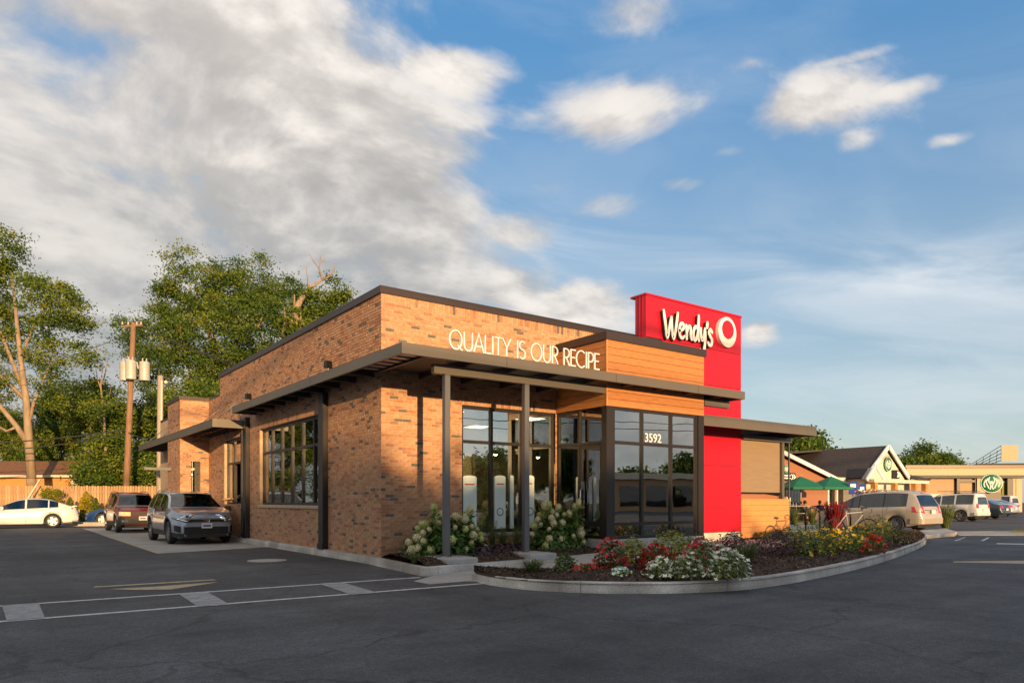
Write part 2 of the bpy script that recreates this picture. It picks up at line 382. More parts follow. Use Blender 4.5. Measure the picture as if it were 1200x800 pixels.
leafmat('leaf_hyd', (.05,.12,.02), (.13,.23,.05), .25, 8); leafmat('leaf_box', (.04,.095,.02), (.11,.17,.04), .2, 8)
leafmat('leaf_purple', (.030,.012,.020), (.105,.045,.055), .2, 8); leafmat('leaf_heuchera', (.035,.022,.028), (.15,.10,.11), .15, 12)
leafmat('leaf_yellow', (.20,.21,.02), (.40,.36,.05), .3, 6); leafmat('leaf_gold', (.30,.22,.01), (.52,.38,.03), .3, 3); leafmat('leaf_red', (.10,.008,.012), (.32,.03,.03), .25, 6)
leafmat('grass_blade', (.055,.085,.02), (.16,.19,.06), .3, 5); leafmat('cedar', (.035,.065,.012), (.12,.15,.03), .2, 5)
pm('petal_cream', (.64,.60,.28), .6, var=.22, scale=14, col2=(.72,.66,.44)); pm('petal_lime', (.42,.52,.12), .6, var=.2, scale=14, col2=(.62,.64,.28)); pm('petal_red', (.50,.008,.016), .5, var=.35, scale=20); pm('petal_white', (.78,.78,.64), .6, var=.12, scale=20)
pm('petal_yellow', (.62,.42,.02), .5, var=.2, scale=20)
pm('bark', (.16,.115,.075), .9, var=.35, scale=5, bump=.8, bscale=18, stretch=(1,1,.25)); pm('bark_pale', (.27,.205,.135), .9, var=.30, scale=4, bump=.6, bscale=14, stretch=(1,1,.3))
pm('pole_wood', (.25,.145,.085), .9, var=.25, scale=6, bump=.4, stretch=(4,4,.3)); pm('pole_grey', (.34,.29,.22), .85, var=.2, scale=6, stretch=(4,4,.3))
pm('fence_wood2', (.34,.21,.11), .85, var=.25, scale=4, stretch=(6,6,.5), bump=.2); pm('fence_wood', (.44,.28,.145), .85, var=.25, scale=4, stretch=(6,6,.5), bump=.2)
pm('skin', (.52,.30,.20), .55, var=.06); pm('hair_blond', (.36,.22,.09), .7, var=.25, scale=30); pm('hair_dark', (.04,.025,.018), .6, var=.3, scale=30)
for n_, c in [('cloth_blue',(.03,.10,.36)),('cloth_teal',(.03,.30,.31)),('cloth_white',(.65,.65,.63)),('cloth_navy',(.02,.03,.08)),('cloth_grey',(.16,.16,.17)),('cloth_tan',(.34,.25,.17))]:
    pm(n_, c, .85, var=.15, scale=12)
pm('shingle', (.055,.045,.042), .9, var=.4, scale=9, bump=.6, bscale=30); pm('shingle_brown', (.20,.095,.05), .9, var=.3, scale=7, bump=.5, bscale=25)
pm('siding_orange', (.50,.235,.07), .8, var=.08); pm('siding_cream', (.62,.57,.48), .7, var=.06); pm('brick_far', (.30,.135,.075), .9, var=.3, scale=12, stretch=(1,1,3)); pm('stucco_tan', (.40,.275,.17), .85, var=.08); pm('stucco_pale', (.52,.40,.27), .85, var=.06)
pm('green_sign', (.008,.14,.065), .4, var=.05); pm('umbrella_green', (.008,.15,.075), .75, var=.1); pm('blue_sign', (.015,.05,.30), .9, var=.05)
pm('wire', (.03,.03,.03), .7, var=.1); pm('transformer', (.52,.50,.47), .45, .2, var=.1)
pm('fill_glow', (1.0,.80,.52), .5, emit=3.0)  # emission of the added interior fill panels
pm('lamp_glow', (1.0,.78,.45), .5, emit=18.0)
# ================================================================== ground, kerbs, beds, markings
lot = MB().box(-420, 480, -300, 600, -.6, 0).build('parking_lot', 'asphalt', kind='structure')
def sheet(poly, name, mat, z, parent=None, **kw):
    return MB().add([(p[0], p[1], z) for p in poly], [tuple(range(len(poly)))]).build(name, mat, parent, **kw)
sheet([(-3.15,6.2),(-1.6,6.62),(-.16,7.05),(-.16,26),(-3.05,26)], 'drive_lane_pad', 'concrete', .004, kind='structure')
for y in (10.6, 15.2, 19.8):                        # sawn joints of the slab
    MB().box(-3.1, -.18, y-.012, y+.012, .0045, .0065).build('pad_joint', 'asphalt_far', lot)
def smooth_path(pts, n=8, closed=False):
    P = [Vector(p) for p in pts]; out = []
    m = len(P); rngi = range(m if closed else m-1)
    for i in rngi:
        a = P[(i-1)%m] if (i or closed) else P[i]; b = P[i]; c = P[(i+1)%m]; d = P[(i+2)%m] if (i+2 < m or closed) else c
        for k in range(n):
            t = k/n
            out.append(.5*((2*b)+(c-a)*t+(2*a-5*b+4*c-d)*t*t+(3*b-a-3*c+d)*t**3))
    if not closed: out.append(P[-1])
    return out
def kerb_run(path, name, w=.16, h=.165, seg=2.4, side=1, base=-.05):
    """cast kerb, cut into separate lengths; path is the face towards the roadway"""
    root = bpy.data.objects.new(name, None); COL.objects.link(root); root['kind'] = 'structure'
    P = [Vector((p[0], p[1], 0)) for p in path]; L = [0]
    for a, b in zip(P, P[1:]): L.append(L[-1]+(b-a).length)
    def pt(s):
        s = min(max(s, 0), L[-1])
        for i in range(len(L)-1):
            if s <= L[i+1]+1e-9:
                k = (s-L[i])/max(1e-9, L[i+1]-L[i]); return P[i].lerp(P[i+1], k), (P[i+1]-P[i]).normalized()
    s0 = 0
    n = max(1, round(L[-1]/seg)); ln = L[-1]/n
    for k in range(n):
        ss = [s0+k*ln+.004] + [s for s in L if s0+k*ln+.05 < s < s0+(k+1)*ln-.05] + [s0+(k+1)*ln-.004]
        mb = MB(); b = 0; hh = h + random.uniform(-.004, .004)
        prof = [(0, base), (.012, hh-.03), (.022, hh-.008), (.045, hh), (w-.03, hh), (w, hh-.02), (w, base)]
        for i, s in enumerate(ss):
            p, d = pt(s); a, _ = pt(s-.02); c, _ = pt(s+.02); d = (c-a).normalized() if (c-a).length > 1e-6 else d
            nrm = Vector((-d.y, d.x, 0))*side
            mb.v += [tuple(p + nrm*u + Vector((0,0,z))) for u, z in prof]
        m = len(prof)
        for i in range(len(ss)-1):
            for j in range(m-1): mb.f.append([i*m+j, i*m+j+1, (i+1)*m+j+1, (i+1)*m+j]); mb.m.append(0)
        mb.f.append(list(range(m))); mb.f.append([(len(ss)-1)*m+j for j in range(m)]); mb.m += [0, 0]
        mb.build('kerb_segment', 'kerb', root, smooth=SMOOTH)
    return root
# kerb along the drive lane wall and round the planter at the brick corner
plan_k = [(-.16, 26), (-.16, 9.5), (-.16, .9), (-.17, .35), (-.45, -2.50), (-.41, -2.58), (-.33, -2.62), (1.0, -2.52), (2.8, -2.34), (3.8, -2.17), (4.62, -1.96)]
kerb_run(plan_k, 'kerb', side=1)
# island in front of the entrance
isl_px = [(557,681),(575,685.5),(605,689.5),(640,692.5),(700,695),(760,695.5),(820,694),(880,690),(940,681),(1000,668),(1045,655),(1072,644.5),(1083,638.5),(1086,634),(1083,630.5),(1072,628)]
isl = [gnd(*p) for p in isl_px]
isl_front = smooth_path([(p.x, p.y, 0) for p in isl], 4)
kerb_run(isl_front, 'kerb', side=1, seg=2.2)
isl_back = smooth_path([(isl[0].x+.05, isl[0].y+.12, 0), (.9,-4.55,0), (3.2,-3.75,0), (6,-3.4,0), (11,-3.1,0), (15,-2.35,0), (isl[-1].x, isl[-1].y, 0)], 5)
kerb_run(list(reversed(isl_back)), 'kerb', side=1, w=.12, h=.15, seg=3)
def sample(path, u):
    L = [0]
    for a, b in zip(path, path[1:]): L.append(L[-1]+(b-a).length)
    s = u*L[-1]
    for i in range(len(L)-1):
        if s <= L[i+1]+1e-9: return path[i].lerp(path[i+1], (s-L[i])/max(1e-9, L[i+1]-L[i]))
    return path[-1]
def bed(A, B, name, z0, hump, nu=90, nv=16):
    mb = MB()
    for i in range(nu+1):
        a = sample(A, i/nu); b = sample(B, i/nu)
        for j in range(nv+1):
            v = j/nv; p = a.lerp(b, v); edge = min(1, math.sin(PI*min(max(v,0),1))*1.6)
            mb.v.append((p.x, p.y, z0 + hump*edge + (random.uniform(-.016,.016) if 0 < j < nv else 0)))
    for i in range(nu):
        for j in range(nv): k = i*(nv+1)+j; mb.f.append([k, k+1, k+nv+2, k+nv+1]); mb.m.append(0)
    return mb.build(name, 'mulch', kind='structure', smooth=True)
bed(isl_front, isl_back, 'island_bed', .135, .10, 160, 22)
pf = smooth_path([(-.33,-2.46,0),(1.0,-2.40,0),(2.8,-2.2,0),(3.8,-2.03,0),(4.7,-1.86,0)], 6)
bed([Vector((-.30,-2.5,0))]+pf[1:], [Vector((-.02,.0,0)), Vector((2.2,-.0,0)), Vector((4.72,-.0,0))], 'planter_bed', .15, .10, 60, 20)
# concrete walk between the two beds, laid in slabs and ramped down to the lane at its left end
walk = bpy.data.objects.new('walkway', None); COL.objects.link(walk); walk['kind'] = 'structure'
def ywalk(path, x):
    for a, b in zip(path, path[1:]):
        if min(a.x, b.x) <= x <= max(a.x, b.x) and abs(b.x-a.x) > 1e-6: return a.y + (b.y-a.y)*(x-a.x)/(b.x-a.x)
    return None
pk = [Vector((p[0], p[1], 0)) for p in plan_k[6:]]
def ztop(x): return .006 + .155*min(1, max(0, (x+.3)/3.2))
xs = [-.95+1.45*i for i in range(12)]
for x0, x1 in zip(xs, xs[1:]):
    sub = [x0+.006, (x0+x1)/2, x1-.006]; mb = MB(); row = []
    for x in sub:
        yb = ywalk(isl_back, x); yb = (yb+.03) if yb is not None else (isl[0].y+.1 if x < 1 else -2.6)
        if x < -.33: yt = -2.62-.9*(-.33-x); yb = max(yb, -4.9) ; yb = min(yb, yt-.02)
        else:
            yt = ywalk(pk, x)
            if yt is None: yt = -1.85 if x < 8.3 else (-.42 if x < 14.3 else 2.5)
            yt -= .004
        row.append((x, yb, yt))
    for x, yb, yt in row:
        for y in (yb, yt): mb.v += [(x, y, -.05), (x, y, ztop(x))]
    for i in range(2):
        k = i*4; mb.f += [[k+1,k+3,k+7,k+5],[k,k+1,k+5,k+4],[k+2,k+6,k+7,k+3]]; mb.m += [0]*3
    mb.f += [[0,2,3,1],[8,9,11,10]]; mb.m += [0,0]
    mb.build('slab', 'concrete', walk)
# ---- painted markings (children of the lot)
def strip(a, b, wd, mat, name, z=.004):
    a = Vector((a.x, a.y, 0)); b = Vector((b.x, b.y, 0)); d = (b-a).normalized(); n = Vector((-d.y, d.x, 0))*wd/2
    q = [a-n, b-n, b+n, a+n]; return sheet(q, name, mat, z, lot)
la0, la1 = gnd(-30,712), gnd(492,676.3); lb0, lb1 = gnd(-30,730.5), gnd(566,683.5)
strip(la0, la1, .10, 'line_white', 'painted_line'); strip(lb0, lb1, .10, 'line_white', 'painted_line')
for q in ([(2,709.5),(45,706.6),(53,724),(8,727.6)], [(209,695.8),(243,693.8),(270,708.6),(232,711)], [(375,684.6),(402,682.8),(443,694.6),(412,697)], [(-75,716),(-42,713),(-50,731),(-92,735)]):
    sheet([gnd(*p) for p in q], 'crossing_block', 'line_block', .008, lot)
sheet([gnd(*p) for p in [(110,687.0),(250,678.6),(254,679.4),(215,682.0),(110,688.2)]], 'painted_arrow', 'line_yellow', .004, lot)
sheet([gnd(*p) for p in [(128,690.0),(180,687.2),(256,681.6),(240,684.4),(200,690.4),(160,691.0)]], 'painted_arrow', 'line_yellow', .004, lot)
sheet([gnd(*p) for p in [(1117,657.6),(1215,656.6),(1215,660.5),(1170,659.6),(1117,658.6)]], 'painted_arrow', 'line_yellow', .004, lot)
strip(gnd(118,626), gnd(186,648.6), .09, 'line_yellow', 'painted_line', .010)
for q in ([(1118,633.4),(1130,629.2),(1132,629.2),(1121,633.4)], [(1149,633.4),(1157,629.6),(1160,629.6),(1153,633.4)], [(1168,636.2),(1215,637.0),(1215,638.2),(1168,637.2)]):
    sheet([gnd(*p) for p in q], 'painted_line', 'line_white', .004, lot)
mh = gnd(313, 656.5); lid = MB().lathe([(.001,.012),(.28,.012),(.30,.010),(.305,.008),(.42,.008),(.425,0)], 28).build('manhole_cover', 'concrete', lot, loc=(mh.x, mh.y, 0), smooth=SMOOTH)
MB().lathe([(.001,.015),(.25,.015),(.262,.012)], 24).build('lid', 'stone_grey', lid)
# far kerbs, verges and the sunlit apron on the right
def slabpoly(poly, h, name, mat, z0=-.05): return MB().prism([(p.x, p.y) for p in poly], z0, h).build(name, mat, kind='structure')
slabpoly([gnd(*p) for p in [(1060,626.5),(1108,622),(1121,626.5),(1118,628.2),(1070,632)]], .13, 'kerb_island', 'kerb')
slabpoly([gnd(*p) for p in [(1112,622.6),(1240,621),(1240,626.8),(1124,627)]], .012, 'apron', 'concrete')
slabpoly([gnd(*p) for p in [(1187,622.2),(1215,622.0),(1215,623.6),(1187,623.8)]], .10, 'verge', 'soil_grass')
slabpoly([gnd(*p) for p in [(1165,600.5),(1191,599.6),(1191,600.6),(1166,602)]], .12, 'kerb_island', 'kerb')
slabpoly([gnd(*p) for p in [(925,614),(990,613),(1010,607),(930,607)]], .10, 'verge', 'soil_grass')
slabpoly([gnd(*p) for p in [(905,624),(975,622),(980,614.5),(905,615.5)]], .02, 'apron', 'concrete')
# planting strip under the timber fence
fs = [at(-260,39), at(230,41.5), at(260,60), at(-330,60)]
slabpoly(fs, .22, 'verge', 'soil_grass')
fk = [at(88,37.4), at(112,37.6), at(230,40.2), at(230,41.8), at(60,39.4), at(60,38.2)]
slabpoly(fk, .20, 'kerb_island', 'concrete')

# ================================================================== restaurant
rest = thing('restaurant', 'brick fast food restaurant with wood entrance box, red blade and grey canopies', 'restaurant')
# ---- brick faces.  wall = (map(s,z,d), s0, s1, z0, z1, holes[(s0,s1,z0,z1)])
fr_front = lambda s, z, d: (s, -d, z)
fr_left = lambda s, z, d: (-d, s, z)
fr_bf = lambda s, z, d: (s, 14.6-d, z)
fr_bl = lambda s, z, d: (-1-d, s, z)
ZB, ZT, ZC = .12, 5.71, .0677
WX1, WZ0, WZ1 = 2.0, .60, 3.52
brick_meshes = {}
big = MB(); singles = []
OFF = {id(fr_front): -.008, id(fr_left): 0}
def lay(fr, s0, s1, z0, z1, holes, soldier=(), pick=None):
    nC = int(round((z1-z0)/ZC)); prot = .008
    for c in range(nC):
        za = z0+c*ZC+.005; zb = z0+(c+1)*ZC-.005; zm = (za+zb)/2
        if any(a < zm < b for a, b in soldier): continue
        iv = [(s0, s1)]
        for h0, h1, hz0, hz1 in holes:
            if hz0 < zm < hz1:
                iv = [q for a, b in iv for q in ((a, min(b, h0)), (max(a, h1), b)) if q[1]-q[0] > .03]
        for a, b in iv:
            s = a - (.1016 if c % 2 else 0)
            while s < b-.02:
                x0 = max(s, a)+(.004 if s > a else 0); x1 = min(s+.2032, b)-.005; s += .2032
                if x1-x0 < .03: continue
                put(fr, x0, x1, za, zb, prot+random.uniform(-.0015,.0025), pick)
def lay_soldier(fr, s0, s1, z0, z1):
    s = s0
    while s < s1-.03:
        put(fr, s+.004, min(s+.0677, s1)-.005, z0+.005, z1-.005, .009, None); s += .0677
def put(fr, x0, x1, za, zb, d, pick):
    mi = random.choices(range(6), BRW)[0]
    jz = random.uniform(-.001,.001)
    if pick and pick(x0, x1, za) and len(singles) < 300:
        singles.append((fr, x0, x1, za, zb, d, mi)); return
    v = [fr(x, z, dd) for dd in (-.01, d) for z in (za+jz, zb+jz) for x in (x0, x1)]
    big.add(v, [(4,5,7,6),(0,4,6,2),(1,3,7,5),(2,6,7,3),(0,1,5,4)], mi)
W1 = (3.3, 8.4, 1.22, 3.51); W2 = (9.9, 12.45, 1.22, 3.45)
lay(fr_front, -.008, 7.6, ZB, ZT-.2, [(WX1, 4.75, WZ0, WZ1+.2)], pick=lambda a, b, z: .62 < z < 3.5 and b-a > .15 and a < 1.9)
lay_soldier(fr_front, -.008, 7.6, ZT-.2, ZT-.004); lay_soldier(fr_front, WX1, 4.75, WZ1, WZ1+.2)
lay(fr_left, 0, 13, ZB, ZT, [(W1[0], W1[1], W1[2], W1[3]+.2), (W2[0], W2[1], W2[2], W2[3]+.2)])
lay_soldier(fr_left, W1[0], W1[1], W1[3], W1[3]+.2); lay_soldier(fr_left, W2[0], W2[1], W2[3], W2[3]+.2)
lay(fr_left, 13, 14.6, ZB, 5.05, [])
lay(fr_bf, -1.008, 0, ZB, 5.05, [(-.62,-.30,1.2,2.8)])
lay(fr_bl, 14.6, 16.8, ZB, 5.05, [])
big.build('brickwork', ['brick%d' % i for i in range(6)], rest, kind='stuff')
for fr, x0, x1, za, zb, d, mi in singles:
    ln = round((x1-x0)/.002)*.002; key = (ln, mi)
    if key not in brick_meshes:
        m = MB(); L2, H2, c = ln/2, (ZC-.010)/2, .0025
        o8 = [(-L2,0,-H2),(L2,0,-H2),(L2,0,H2),(-L2,0,H2)]; i8 = [(-L2+c,-.008-c*.4,-H2+c),(L2-c,-.008-c*.4,-H2+c),(L2-c,-.008-c*.4,H2-c),(-L2+c,-.008-c*.4,H2-c)]
        bk = [(x, .01, z) for x, y, z in o8]; fr8 = [(x, -.006, z) for x, y, z in o8]
        m.add(bk+fr8+i8, [(0,1,5,4),(1,2,6,5),(2,3,7,6),(3,0,4,7),(4,5,9,8),(5,6,10,9),(6,7,11,10),(7,4,8,11),(8,9,10,11)])
        brick_meshes[key] = m.mesh('brick', 'brick%d' % mi)
    link('brick', brick_meshes[key], rest, loc=((x0+x1)/2, -(d-.008), (za+zb)/2))
# ---- wall bodies behind the bricks
TXR = 11.3
wb = MB()
wb.box(0, WX1, 0, .25, .05, ZT).box(WX1, 4.75, 0, .25, .05, WZ0-.001).box(WX1, 7.6, 0, .25, WZ1, ZT).box(7.6, TXR, 0, .25, 3.52, 5.2)
wb.build('front_wall', 'mortar', rest)
wl = MB()
for y0, y1, z0, z1 in ((.25,3.3,.05,ZT),(3.3,8.4,.05,1.22),(3.3,8.4,3.51,ZT),(8.4,9.9,.05,ZT),(9.9,12.45,.05,1.22),(9.9,12.45,3.45,ZT),(12.45,13,.05,ZT),(13,24,.05,5.05)):
    wl.box(0, .25, y0, y1, z0, z1)
wl.build('side_wall', 'mortar', rest)
bo = MB(); bo.box(-1, -.62, 14.6, 14.85, .05, 5.05).box(-.30, -.001, 14.6, 14.85, .05, 5.05).box(-.62,-.30,14.6,14.85,.05,1.2).box(-.62,-.30,14.6,14.85,2.8,5.05).box(-1, -.75, 14.85, 16.8, .05, 5.05).box(-.75, -.001, 16.55, 16.8, .05, 5.05)
bo.build('rear_bay_wall', 'mortar', rest)
MB().box(.25, 11.3, 23.75, 24, .05, 5.05).box(11.3, 11.5, .3, 24, .05, 5.05).build('rear_wall', 'mortar', rest)
MB().box(.25, 11.3, .25, 13, 5.25, 5.35).box(.25, 11.3, 13.01, 23.75, 4.7, 4.8).box(-.75, -.01, 14.86, 16.6, 4.7, 4.8).box(.25,11.3,12.99,13.0,4.8,5.3).build('roof', 'roof_membrane', rest)
MB().box(.25, 7.8, 12.75, 13.0, 5.05, ZT).build('parapet', 'mortar', rest)
MB().box(-.62,-.30,14.66,14.68,1.2,2.8).build('narrow_window', 'glass_side', rest)
MB().box(-.745,.25,14.9,14.95,.05,4.6).build('bay_lining', 'interior_dark', rest)
# ---- coping
cp = MB(); cp.box(-.05, 7.6, -.05, .30, ZT, 5.86).box(-.05, .30, .30, 13.05, ZT, 5.86).box(.3, 7.6, 12.72, 13.05, ZT, 5.86); cp.build('coping', 'coping', rest)
cp = MB(); cp.box(-1.05, .0, 14.55, 14.9, 5.05, 5.18).box(-1.05, -.7, 14.9, 16.85, 5.05, 5.18).box(-.7,.0,16.5,16.85,5.05,5.18).box(.001,.3,13.06,24,5.05,5.18); cp.build('coping', 'coping', rest)
# ---- windows
def frame_grid(name, fr, s_list, z_list, w=.055, depth=.10, setb=.06, mat='frame', pane='glass', parent=rest, skip=(), edge=.07):
    """framed glazing: a frame, each pane its own object"""
    mb = MB()
    def bx(s0, s1, z0, z1, d0, d1):
        v = [fr(s, z, d) for d in (d0, d1) for z in (z0, z1) for s in (s0, s1)]
        mb.add(v, [(0,2,3,1),(4,5,7,6),(0,1,5,4),(2,6,7,3),(0,4,6,2),(1,3,7,5)])
    n, m = len(s_list), len(z_list)
    for i, s in enumerate(s_list):
        ww = edge if i in (0, n-1) else w
        a, b = (s, s+ww) if i == 0 else ((s-ww, s) if i == n-1 else (s-ww/2, s+ww/2)); bx(a, b, z_list[0], z_list[-1], -setb-depth, -setb)
    for j, z in enumerate(z_list):
        ww = edge if j in (0, m-1) else w
        a, b = (z, z+ww) if j == 0 else ((z-ww, z) if j == m-1 else (z-ww/2, z+ww/2)); bx(s_list[0]+.002, s_list[-1]-.002, a, b, -setb-depth+.006, -setb-.006)
    fo = mb.build(name, mat, parent)
    for i in range(n-1):
        for j in range(m-1):
            if (i, j) in skip: continue
            g = MB(); d = -setb-depth*.5; e = .02
            v = [fr(s, z, dd) for dd in (d, d+.008) for z in (z_list[j]+e, z_list[j+1]-e) for s in (s_list[i]+e, s_list[i+1]-e)]
            g.add(v, [(0,2,3,1),(4,5,7,6),(0,1,5,4),(2,6,7,3),(0,4,6,2),(1,3,7,5)]); g.build('pane', pane, fo)
    return fo
wx = [WX1, on_y(578,0)[0], on_y(613,0)[0], 4.755]
frame_grid('front_window', fr_front, wx, [WZ0, 2.70, WZ1], w=.07)
MB().bbox(WX1-.02, 4.75, -.05, .05, WZ0-.07, WZ0-.002, .01).build('window_sill', 'stone_grey', rest)
ys = [on_x(p, 0)[0] for p in (378.5, 367, 352, 339.5, 327.5, 315, 303)]
ys = [W1[0]] + [W1[0]+(W1[1]-W1[0])*k/6 for k in range(1,6)] + [W1[1]]
fw = frame_grid('side_window', fr_left, ys, [W1[2], 2.78, W1[3]], w=.075, pane='glass_side', setb=.10)
MB().bbox(-.05, .06, W1[0]-.05, W1[1]+.05, W1[2]-.08, W1[2]-.004, .01).build('window_sill', 'mortar', rest)
frame_grid('pickup_window', fr_left, [W2[0], W2[0]+.85, W2[0]+1.7, W2[1]], [W2[2], 2.62, W2[3]], w=.075, pane='glass_side', setb=.10, skip=((1,0),))
# dark steel pilasters carrying the side canopy
for y0 in (2.90, 9.35):
    MB().bbox(-.15, -.009, y0, y0+.30, .17, 3.97, .012).build('pilaster', 'frame', rest)
    MB().box(-.17, -.151, y0-.02, y0+.32, .165, .30).build('pilaster_foot', 'frame', rest)
MB().tube([(-.10,9.85,3.6),(-.10,9.85,.25),(-.24,9.85,.20)], .045, 8).build('downpipe', 'frame', rest, smooth=SMOOTH)
# ---- upper canopy (front and drive lane side)
FZ0, FZ1, FY, FX = 3.98, 4.18, -2.30, -.715
CR = on_y(873, FY)[0]; CL = on_x(272, FX)[0]
cn = MB(); cn.box(FX, CR, FY, FY+.06, FZ0, FZ1).box(FX, FX+.06, FY+.06, CL, FZ0, FZ1).box(FX+.06, -.01, CL-.06, CL, FZ0, FZ1).box(CR-.06, CR, FY+.06, -1.2, FZ0, FZ1)
cf = cn.build('canopy_fascia', 'canopy_paint', rest)
for x, y in ((FX-.001, 2.2), (FX-.001, 5.6)):
    MB().box(FX-.004, FX-.001, y-.006, y+.006, FZ0, FZ1).build('fascia_joint', 'canopy_dark', cf)
for x in (1.6, 4.6, 7.4): MB().box(x-.005, x+.005, FY-.003, FY-.001, FZ0, FZ1).build('fascia_joint', 'canopy_dark', cf)
m = bpy.data.materials.new('deck_panel'); m.use_nodes = True; nt = m.node_tree; bsd = nt.nodes['Principled BSDF']; bsd.inputs['Base Color'].default_value = (.30,.34,.40,1); bsd.inputs['Roughness'].default_value = .35
tl = nt.nodes.new('ShaderNodeBsdfTranslucent'); tl.inputs[0].default_value = (.25,.36,.52,1); mx = nt.nodes.new('ShaderNodeMixShader'); mx.inputs[0].default_value = .5
nt.links.new(bsd.outputs[0], mx.inputs[1]); nt.links.new(tl.outputs[0], mx.inputs[2]); nt.links.new(mx.outputs[0], nt.nodes['Material Output'].inputs[0]); MT['deck_panel'] = m
# decking: translucent sheet over the outer strip, solid metal deck against the walls
MB().box(FX+.06, CR-.06, FY+.06, -1.62, 4.11, 4.13).build('canopy_deck', 'deck_panel', rest)
MB().box(FX+.06, 4.74, -1.62, -.01, 4.11, 4.13).box(FX+.06, -.01, -.01, CL-.06, 4.11, 4.13).build('canopy_deck', 'soffit', rest)
MB().box(8.2, CR-.06, -1.62, -1.2, 4.11, 4.13).build('canopy_deck', 'soffit', rest)
jo = 0
for k in range(9):
    x = -.2+1.08*k
    if x < CR-.1: MB().box(x, x+.07, FY+.061, (-.02 if x < 4.6 else -1.86) if x < 8.1 else -1.25, 3.99, 4.105).build('canopy_joist', 'canopy_dark', rest)
for k in range(6):
    y = -2.02+.33*k; MB().box(FX+.061, -.205, y, y+.16, 4.03, 4.105).build('canopy_joist', 'slat', rest)
for k in range(9):
    y = .3+.95*k
    MB().box(FX+.061, -.012, y, y+.07, 3.99, 4.105).build('canopy_joist', 'canopy_dark', rest)
BY = -1.75; bx0 = on_y(507, BY)[0]
MB().box(bx0, 4.745, BY-.06, BY+.06, 3.80, 3.975).build('canopy_beam', 'canopy_paint', rest)
MB().box(8.25, on_y(853, BY)[0], BY-.06, BY+.06, 3.80, 3.975).build('canopy_beam', 'canopy_paint', rest)
for px in (523, 616):
    cx = on_y(px, BY)[0]
    c = MB().bbox(cx-.062, cx+.062, BY-.062, BY+.062, .24, 3.80, .012).build('column', 'steel_grey', rest)
    MB().bbox(cx-.34, cx+.34, -2.38, -1.45, .10, .265, .02).build('column_base', 'stone_grey', rest)
# ---- lower drive lane canopy
LX, LY0, LY1, LZ0, LZ1 = -1.05, 9.7, 23.3, 3.64, 3.90
c2 = MB().box(LX, LX+.05, LY0, LY1, LZ0, LZ1).box(LX+.05, -.01, LY0, LY0+.05, LZ0, LZ1).box(LX+.05, -.01, LY1-.05, LY1, LZ0, LZ1).build('lane_canopy', 'canopy_paint', rest)
MB().box(LX+.05, -.01, LY0+.05, 14.58, LZ1-.05, LZ1-.02).build('canopy_deck', 'soffit', rest)
MB().box(LX+.05, -.01, 16.82, LY1-.05, LZ1-.05, LZ1-.02).build('canopy_deck', 'soffit', rest)
for k in range(24): MB().box(LX+.05, -.015 if not 14.5 < LY0+.55*k+.42 < 16.85 else -1.01, LY0+.4+.55*k, LY0+.45+.55*k, LZ0+.02, LZ1-.06).build('canopy_joist', 'canopy_dark', rest)
MB().box(-.55,-.5,LY0+.06,14.58,LZ0+.03,LZ1-.055).build('canopy_joist', 'canopy_dark', rest)
for px0, py0, px1, py1 in ((268,471,252,490),(291,460,268,486)):
    yb = on_x(px0, 0); MB().tube([(-.01, yb[0], zof(py0, yb[1])), (LX+.15, yb[0]+.15, LZ1)], .018, 6).build('tie_rod', 'steel_grey', rest, smooth=True)
for yb in (18.6, 22): MB().tube([(-.01, yb, 4.75), (LX+.1, yb-.0, LZ1)], .018, 6).build('tie_rod', 'steel_grey', rest)
MB().box(-1.95, -1.01, 16.1, 16.26, 2.50, 2.60).build('clearance_bar', 'steel_grey', rest)
# ---- entrance box
VX0, VX1, VY = 4.755, on_y(825, -1.83)[0], -1.83
VZ0, VZ1 = 3.52, 5.04
MB().box(VX0+.05, VX1-.05, VY+.05, -.001, VZ0+.01, VZ1-.01).build('entrance_core', 'frame', rest)
npl = 9; ph = (VZ1-VZ0)/npl
for k in range(npl):
    z0, z1 = VZ0+k*ph+.004, VZ0+(k+1)*ph-.004
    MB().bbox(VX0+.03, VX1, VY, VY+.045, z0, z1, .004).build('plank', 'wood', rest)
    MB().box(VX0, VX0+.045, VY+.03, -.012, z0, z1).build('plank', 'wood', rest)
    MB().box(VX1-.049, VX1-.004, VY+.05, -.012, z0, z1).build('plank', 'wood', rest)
MB().box(VX0-.006, VX0+.028, VY-.006, VY+.028, VZ0, VZ1).build('corner_trim', 'wood_pale', rest)
MB().box(VX0-.05, VX1+.05, VY-.05, -.06, VZ1, 5.22).build('coping', 'coping', rest)
MB().bbox(VX0-.02, VX1+.02, VY-.02, -.30, .05, .445, .012).build('plinth', 'stone_grey', rest)
fv = lambda s, z, d: (s, VY-d, z); fl = lambda s, z, d: (VX0-d, s, z)
pz = [.45, .80, 2.70, VZ0]
# posts
MB().box(VX0, VX0+.22, VY, VY+.17, .447, VZ0-.001).build('corner_post', 'frame', rest)
MB().box(VX1-.22, VX1, VY, VY+.17, .447, VZ0-.001).build('corner_post', 'frame', rest)
MB().box(VX1-.02, VX1-.002, VY+.171, -.5, .447, VZ0-.001).build('side_panel', 'red_panel', rest)
mx_ = [VX0+.221, on_y(754, VY)[0], on_y(788, VY)[0], VX1-.221]
ew = frame_grid('entrance_glazing', fv, mx_, pz, w=.075, setb=.03, depth=.09)
